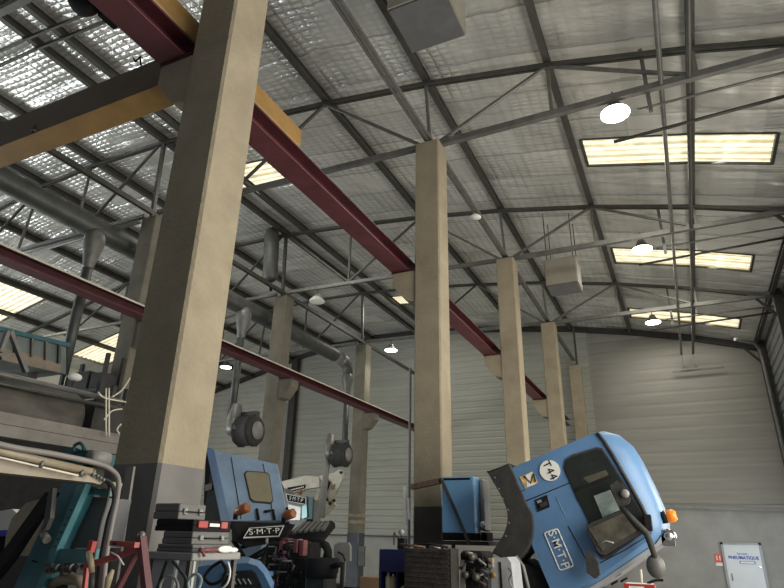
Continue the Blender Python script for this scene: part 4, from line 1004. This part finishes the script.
q = at(75,377,X=-10.6); MB().ball(q,(.10,.15,.08),14,8).build('dome','white',dm); MB().bar(q,V((q.x,q.y,-H)),.05).build('stem','steel_dark',dm)
# dark racking beyond the trailer
pk = thing('pallet_rack','dark steel storage racking with dim loads beyond the end of the tank trailer','rack',(at(86,400,Y=9.0).x,9.2,-H))
xa5, xb5, zt5 = at(62,380,Y=9.0).x, at(103,380,Y=9.0).x, at(90,366,Y=9.0).z
for x in (xa5,xb5):
    for y in (9.0,9.45): MB().bar((x,y,-H),(x,y,zt5+.25),.08).build('upright','steel_dark',pk)
for k,z_ in enumerate((zt5-.55,zt5-1.5,zt5-2.5)):
    MB().box((xa5,8.96,z_-.08),(xb5,9.5,z_)).build('shelf_beam','steel_dark',pk)
    MB().rbox((xa5+.08,9.02,z_+.002),(xa5+.62*(xb5-xa5),9.42,z_+.45+.12*k),.02).build('stored_load','rust' if k == 1 else 'steel_dark',pk)
    MB().rbox((xa5+.66*(xb5-xa5),9.02,z_+.002),(xb5-.06,9.42,z_+.38),.02).build('stored_load','black_rough',pk)
# teal pump behind boom
tp = thing('hydraulic_pump','small teal hydraulic unit peeping above the cream boom','pump',at(82,462,Y=4.4))
def tq(u,v,dy=0): return at(u,v,Y=4.4)+V((0,dy,0))
MB().prism([tq(62,451),(tq(76,448)),tq(98,453),tq(100,466),tq(64,462)],(0,.3,0)).build('pump_body','teal',tp)
MB().prism([tq(62,451,-.02),(tq(76,447,-.02)),tq(82,450,-.02),tq(70,455,-.02)],(0,.1,0)).build('top_flange','teal_light',tp)
MB().tube(smooth([tq(78,452,-.05),tq(80,446,-.06),tq(85,444,-.05),tq(88,450,-.04)]),.018,8).build('pump_hose','teal',tp)
MB().lathe(tq(98,458),[(.02,-.1),(.07,-.1),(.07,.12),(.02,.12)],16,'Y').build('pump_motor','grey_mid',tp)
q = tq(82,464); MB().bar(q+V((0,.15,0)),V((q.x,4.55,-H)),.16).build('stand','steel_dark',tp)

# ================================================================== CENTRE: wall cabinet on column, crate, navy cabinet, machine
bc = thing('blue_cabinet','bright blue steel cabinet with a black foot on the bracket beside the second column','cabinet',(-3.05,9.1,.0))
YQ = 8.75
x0 = at(442,505,Y=YQ).x; x1 = at(474,505,Y=YQ).x; z1_ = at(460,476.5,Y=YQ).z; z0_ = at(460,533,Y=YQ).z
y2 = at(483,505,X=x1).y
MB().rbox((x0,YQ,z0_),(x1,YQ+.30,z1_),.01).build('cabinet_body','panel_blue',bc)
MB().box((x0+.03,YQ-.004,z1_-.05),(x1-.05,YQ,z1_-.02)).build('top_vent','black',bc)
MB().rbox((x0,YQ+.01,z0_-.10),(x1,YQ+.29,z0_),.008).build('foot','black',bc)
MB().rbox((x1+.015,YQ+.22,z0_+.03),(x1+.08,YQ+.55,z1_-.02),.02).build('rear_housing','grey_mid',bc)
MB().ball((x1+.06,YQ+.19,z0_+.12),(.045,.03,.045),12,7).build('filter_bowl','white',bc)
MB().rbox((x1+.03,YQ+.18,z0_-.10),(x1+.12,YQ+.5,z0_+.02),.01).build('rear_foot','black',bc)
br = thing('wall_bracket','brown steel bracket arm and slanting stay holding the blue cabinet','bracket',(-3.5,9.0,-.1))
a = at(414,485,Y=9.36); MB().bar((a.x-.02,9.36,.80),(x0-.02,YQ-.05,.82),.07,.08).build('arm','rust',br)
MB().bar(at(441,478,Y=YQ-.06),at(470,545,Y=YQ-.06),.07,.03).build('slanting_stay','steel',br)
MB().box((x0-.05,YQ-.08,z0_-.16),(x1+.22,YQ+.5,z0_-.105)).build('platform','steel_dark',br)
MB().bar((x0+.1,YQ+.2,z0_-.15),(x0-.1,9.38,z0_-.5),.05).build('lower_stay','steel_dark',br)
# slatted crate
ct = thing('radiator_core','tall dark slatted radiator block standing below the blue cabinet','radiator',(at(430,570,Y=6.5).x,6.6,-H))
xa, xb = at(407,570,Y=6.5).x, at(449,570,Y=6.5).x; zt_ = at(430,549,Y=6.5).z
MB().box((xa,6.5,-H),(xb,6.8,zt_)).build('core','crate',ct)
n = 14
for k in range(n):
    zz = zt_-.02-.05*k; MB().bar((xa,6.49,zz),(xb,6.49,zz-.01),.010,.010).build('slat','crate',ct)
MB().box((xb,6.5,-H),(xb+.022,6.75,zt_+.01)).build('end_tank','steel_dark',ct)
MB().box((xa-.03,6.5,-H),(xa,6.9,zt_)).build('end_tank','steel_dark',ct)
cl = [('steel_bar','rusty flat bar lying across the top of the radiator block',[(400,541),(425,548)],.012,'rust'),('hose_offcut','black hose lying along the top of the radiator block',[(412,545),(430,541),(448,549)],.014,'black'),
      ('spray_can','white tube lying on top of the radiator block',[(430,546),(440,548)],.02,'white_paint')]
for i,(nm,lb,pts,r,m_) in enumerate(cl):
    q = [at(u,v,Y=6.55+.1*i) for u,v in pts]; zmn = min(p.z for p in q); q = [V((p.x,p.y,zt_+r+.004+(p.z-zmn)*.4)) for p in q]
    MB().tube(q,r,10).build(nm,m_,label=lb,cat=nm.split('_')[-1])
# navy cabinet with niches
nv = thing('navy_cabinet','dark navy blue open cabinet beside the slatted radiator block','cabinet',(at(393,570,Y=7).x,7.1,-H))
xa2, xb2 = at(379,570,Y=7.).x, at(407.5,570,Y=7.).x; zt2 = at(393,549.5,Y=7.).z
mb = MB(); zs = at(393,572,Y=7.).z
mb.box((xa2,7.,zs),(xb2,7.4,zt2)); mb.box((xa2,7.38,-H),(xb2,7.4,zs)); mb.box((xa2,7.,-H),(xa2+.03,7.38,zs)); mb.box((xb2-.03,7.,-H),(xb2,7.38,zs)); mb.box((xa2+.03,7.0,zs-.29),(xb2-.03,7.38,zs-.27)); mb.build('carcass','navy',nv)
MB().box((at(396.5,580,Y=7.).x-.006,6.995,-H),(at(396.5,580,Y=7.).x+.006,7.36,zs)).build('divider','navy',nv)
for u,m_,lb,hh in ((388.3,'white_paint','tall cream bottle standing inside the navy cabinet',.25),(393.2,'wood','tan bottle beside the cream bottle in the navy cabinet',.24),(403,'white_paint','small white bottle near the radiator end of the navy cabinet',.12)):
    q = at(u,580,Y=7.07); b_ = thing('bottle',lb,'bottle',(q.x,7.07,zs-.262),'bottles in the navy cabinet')
    MB().lathe((q.x,7.07,zs-.262),[(.005,0),(.032,0),(.034,.02),(.034,hh*.8),(.014,hh*.92)],16).build('bottle_body',m_,b_)
    MB().lathe((q.x,7.07,zs-.262),[(.014,hh*.9),(.015,hh),(.003,hh)],12).build('cap','white',b_)
# small gauge and hose on cabinet
gg = thing('gauge_stand','small pale round gauge on a bent stem above the navy cabinet','gauge',(at(400,545,Y=7.2).x,7.2,zt2))
q = at(401.5,532,Y=7.2); MB().lathe(q,[(.002,-.02),(.03,-.02),(.033,0),(.03,.02),(.002,.02)],18,'Y').build('dial','grey_panel',gg)
MB().tube([q+V((0,0,-.02)),V((q.x,7.2,zt2+.12))],.008,8).build('stem','steel_dark',gg)
MB().tube(smooth([V((q.x-.02,7.2,zt2+.1)),at(396,536,Y=7.2),at(394,533,Y=7.2),at(394,545,Y=7.2)]),.008,8).build('bent_pipe','steel_dark',gg)
MB().rbox((q.x-.04,7.16,zt2),(q.x+.06,7.26,zt2+.13),.01).build('valve_block','black',gg)
cbx = thing('cardboard_box','brown cardboard box at the foot of the slim far row column','box',(at(369,580,Y=8).x,8.2,-H))
xa3, xb3 = at(360,578,Y=8.).x, at(379,578,Y=8.).x; zt3 = at(369,577,Y=8.).z
MB().rbox((xa3,8.,zt3-.45),(xb3,8.4,zt3),.006).build('carton','cardboard',cbx); MB().box((xa3-.02,7.95,-H),(xb3+.02,8.45,zt3-.452)).build('carton_lower','cardboard',cbx)
# electrical box on far column
eb = thing('switch_box','small grey electrical box on the slim far row column','switch box',at(362,556,Y=21.5))
q = at(362,556,Y=21.55); MB().rbox(q+V((-.12,-.12,-.35)),q+V((.15,.0,.35)),.02).build('enclosure','steel',eb)
# gearbox and hydraulic clutter under the blue cabinet
gb = thing('gearbox','dark oily gearbox with levers between the radiator block and pale machine','gearbox',(at(470,575,Y=6.8).x,6.95,-H))
xa4, xb4 = at(458.5,575,Y=6.8).x, at(484,575,Y=6.8).x
MB().rbox((xa4,6.85,-H),(xb4,7.2,at(470,551,Y=6.8).z),.03).build('housing','black',gb)
rnd = random.Random(11)
for k in range(26):
    u = 465+rnd.random()*20; v = 549+rnd.random()*34; L = 3+rnd.random()*9; an = rnd.random()*3.14
    a = at(u,v,Y=6.78+.06*rnd.random()); b = at(u+L*math.cos(an),v+L*math.sin(an),Y=6.8)
    MB().tube([a,(a+b)/2+V((0,-.03,.01)),b],.006+.012*rnd.random(),8).build('lever',rnd.choice(['black','steel_dark','black','grey_mid','rubber']),gb)
for (u,v,r) in ((472,557,3.5),(476,577,4),(466,575,3.5)):
    MB().lathe(at(u,v,Y=6.76),[(.01,-.05),(r*.0095,-.04),(r*.0105,0),(r*.0095,.10)],18,'Y').build('flange','black' if r > 4 else 'steel',gb)
MB().bar(at(463,560,Y=6.8),at(463,590,Y=6.8),.05,.04).build('slotted_plate','galvanised',gb)
wm = thing('cream_machine','pale grey machine housing with a dark side between gearbox and tilted cab','machine',(at(498,575,Y=6.9).x,7.1,-H))
def wq(u,v,dy=0): return at(u,v,Y=6.9)+V((0,dy,0))
A = [wq(489,559),wq(507,557),wq(511,563),wq(514,590)]; A += [V((A[-1].x,6.9,-H)),V((wq(489,590).x,6.9,-H))]
MB().prism(A,(0,.4,0)).build('housing','grey_panel',wm)
MB().prism([wq(487.5,567,-.01),wq(491,566,-.01),wq(492,592,-.01),wq(488,592,-.01)],(0,.35,0)).build('dark_side','grey_plastic',wm)
MB().prism([wq(499,562,-.01),wq(501,562,-.01),wq(503,592,-.01),wq(501,592,-.01)],(0,.02,0)).build('edge_strip','black',wm)
MB().ball(wq(494,575,-.02),(.03,.015,.03),10,6).build('yellow_mark','yellow',wm)
MB().tube(smooth([wq(509,568,-.03),wq(513,573,-.05),wq(510,580,-.04),wq(514,590,-.03)]),.008,7).build('control_cable','steel_light',wm)
MB().rbox(wq(488.5,568,-.03),wq(494,558,.15),.01).build('pale_top_box','cream',wm)
# red and white drum at the lower right
rw = thing('oil_drum','red and white can with a pump stem on a stand below the tilted cab nose','drum',(at(640,588,Y=9.4).x,9.6,-H))
q = at(641,583,Y=11.2); 
rw.location = V((q.x,11.2,0))
MB().rbox((q.x-.24,11.0,q.z-.45),(q.x+.20,11.3,q.z),.03).build('can_body','white',rw)
MB().box((q.x-.245,10.99,q.z-.14),(q.x-.17,11.31,q.z-.012)).build('red_band','red',rw); MB().box((q.x+.06,10.99,q.z-.3),(q.x+.205,11.31,q.z-.012)).build('red_band','red',rw)
MB().box((q.x-.24,10.985,q.z-.035),(q.x+.2,11.0,q.z-.005)).build('red_edge','red',rw)
MB().box((q.x-.12,10.98,q.z-.16),(q.x-.05,10.99,q.z-.06)).build('blue_label','panel_blue',rw)
MB().tube([(q.x+.02,11.1,q.z),(q.x+.03,11.1,q.z+.20)],.018,8).build('pump_stem','white_paint',rw)
MB().tube(smooth([V((q.x+.1,11.1,q.z)),V((q.x+.22,11.1,q.z+.05)),V((q.x+.34,11.1,q.z+.06))]),.02,8).build('pump_lever','black',rw)
MB().chbox((q.x-.25,11.0,-H),(q.x+.25,11.4,q.z-.452),.02).build('stand','steel_dark',rw)
#END2
#PART2
# ================================================================== LIGHT
w = bpy.data.worlds.new('world'); scene.world = w; w.use_nodes = True
bg = w.node_tree.nodes['Background']; bg.inputs['Color'].default_value = (.84,.92,1.,1); bg.inputs['Strength'].default_value = .75
def area(name, loc, tgt, sx, sy, e, c):
    ld = bpy.data.lights.new(name,'AREA'); ld.shape = 'RECTANGLE'; ld.size = sx; ld.size_y = sy; ld.energy = e; ld.color = c
    o = bpy.data.objects.new(name, ld); col.objects.link(o); o.location = V(loc)+V((0,0,H))
    o.rotation_euler = (V(tgt)-V(loc)).to_track_quat('-Z','Y').to_euler(); return o
area('bay_door_light',(3.7,6.2,1.8),(-6,6.6,2.2),6,5,850,(1.,.93,.80))
area('west_bay_light',(-26,5.5,.5),(-14,11,8),9,4,1300,(.95,1.,1.))
area('side_fill_light',(3.3,16,1.),(-6,16.5,1.5),9,3.5,620,(1.,.95,.84))  # added fill to brighten the columns' right faces; no window stands here
area('corner_fill_light',(3.4,24.5,-.6),(1.6,28.3,-.8),1.6,1.6,70,(.85,.93,1.))  # added cool fill for the door and lower corner; no window built
for k,(a_,b_,c_,d_) in enumerate(SKY):
    xm, ym = (a_+b_)/2, (c_+d_)/2
    area('skylight_light',(xm,ym,roofz(xm)-.25),(xm,ym+.3,-2),abs(a_-b_),d_-c_,170,(1.,.96,.84))
scene.view_settings.view_transform = 'Standard'; scene.view_settings.exposure = 0; scene.view_settings.gamma = 1
